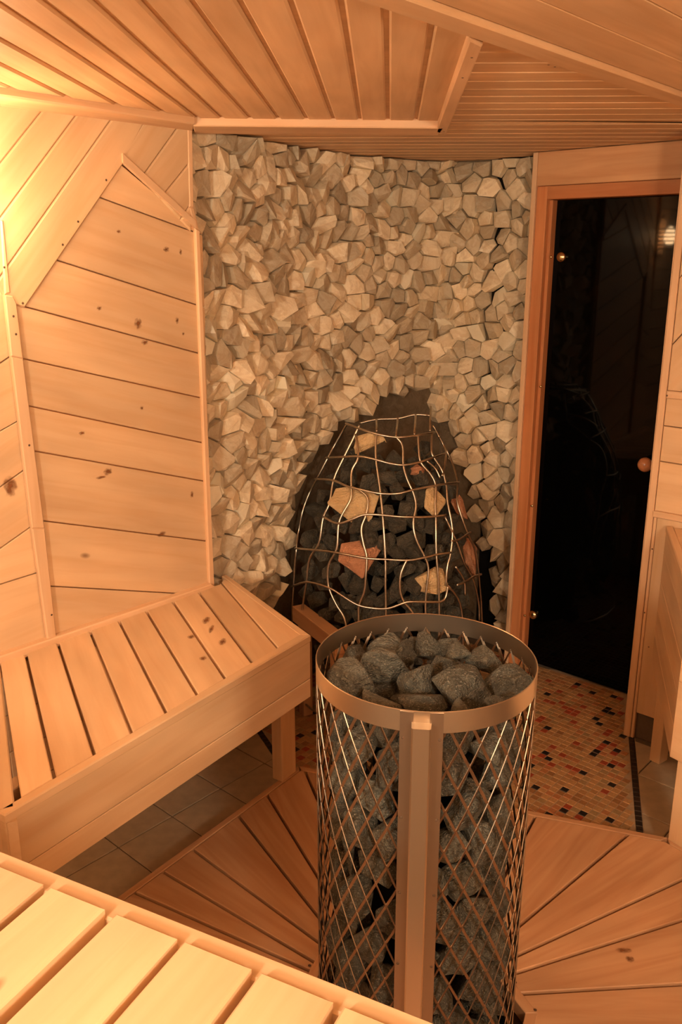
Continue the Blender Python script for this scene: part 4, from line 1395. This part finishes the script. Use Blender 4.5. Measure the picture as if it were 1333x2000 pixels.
for P, hit, rw, x in pts:
    c = Vector((CX, CY, P.z))
    P = P + (c - P).normalized() * (.05 if hit else R.uniform(0, .02))
    s = R.uniform(.036, .048)
    put_rock(R.choice(DV), P, (s * R.uniform(.95, 1.2), s * .8, s * R.uniform(.85, 1.1)), (R.uniform(-.6, .6), R.uniform(-.6, .6), R.uniform(0, 6.3)),
             'stove_rock', 'dark rock inside the wire cage, %s row from the top, %s from the left' % (ORD[rws.index(rw)], ORD[sorted(byrow[rw]).index(x)]), 'rock', 'dark rocks in the corner stove')

# squared timber rail between bench end and stove
ra = at_z(583, 1196, .40); rb3 = at_z(668, 1262, .40)
rail = thing('timber_rail', 'short squared timber rail between the left bench end and the wire stove', 'rail', (ra.x, ra.y, 0))
beam(ra, rb3, .062, .05, 'rail_beam', 'plat', rail, UP)
dr = (rb3 - ra).normalized()
for P in (ra + dr * .055, rb3 - dr * .03):
    beam(Vector((P.x, P.y, 0)), Vector((P.x, P.y, .369)), .04, .04, 'rail_post', 'plat', rail, dr)

# ------------------------------------------------------------------ wall lamp on the left wall (seen mirrored in the door)
LP = WL.w((WL.loc2((-0.955, 2.158, 1.80)).x, 1.80))
lampt = thing('wall_lamp', 'slatted wall lamp mirrored as a ribbed glow in the dark door', 'lamp', LP)
LM = Matrix((WL.ex, WL.ey, WL.n)).transposed().to_4x4(); LM.translation = LP
bmx = bmesh.new(); box_bm(bmx, (-.05, -.10, 0), (.05, .10, .012)); bm_obj('back_plate', bmx, M['trim'], lampt, LM)
bmx = lathe([(0, -.045), (.02, -.042), (.032, -.02), (.034, .0), (.026, .028), (.012, .05), (0, .054)], 16)
bm_obj('bulb', bmx, lampm, lampt, LM @ Matrix.Translation((0, 0, .06)) @ Matrix.Rotation(-math.pi / 2, 4, 'X'), smooth=True)
for k in range(6):
    yv = .035 - k * .022
    hw = .062 - .005 * k; dz = .115 - .006 * k
    bmx = bmesh.new()
    ptsx = [(hw * math.cos(a), yv, dz * math.sin(a) + .012) for a in [math.radians(d) for d in range(0, 181, 20)]]
    for i in range(len(ptsx) - 1):
        a, b = Vector(ptsx[i]), Vector(ptsx[i + 1])
        f = 1.05
        vs = [bmx.verts.new(p) for p in (a, b, b + Vector((0, .010, 0)), a + Vector((0, .010, 0)))]
        wz = [bmx.verts.new(Vector((p.x * f, p.y, p.z * f))) for p in (a, b, b + Vector((0, .010, 0)), a + Vector((0, .010, 0)))]
        bmx.faces.new(vs); bmx.faces.new(list(reversed(wz)))
        for q in range(4): bmx.faces.new((vs[q], wz[q], wz[(q + 1) % 4], vs[(q + 1) % 4]))
    bmesh.ops.recalc_face_normals(bmx, faces=bmx.faces)
    bm_obj('shade_slat', bmx, M['trim'], lampt, LM)
pl_l = bpy.data.lights.new('bulb_light', 'POINT'); pl_l.energy = LAMP_POWER; pl_l.color = (1, .74, .46); pl_l.shadow_soft_size = .05
po = bpy.data.objects.new('bulb_light', pl_l); COL.objects.link(po); po.location = LP + WL.n * .17 + UP * .02
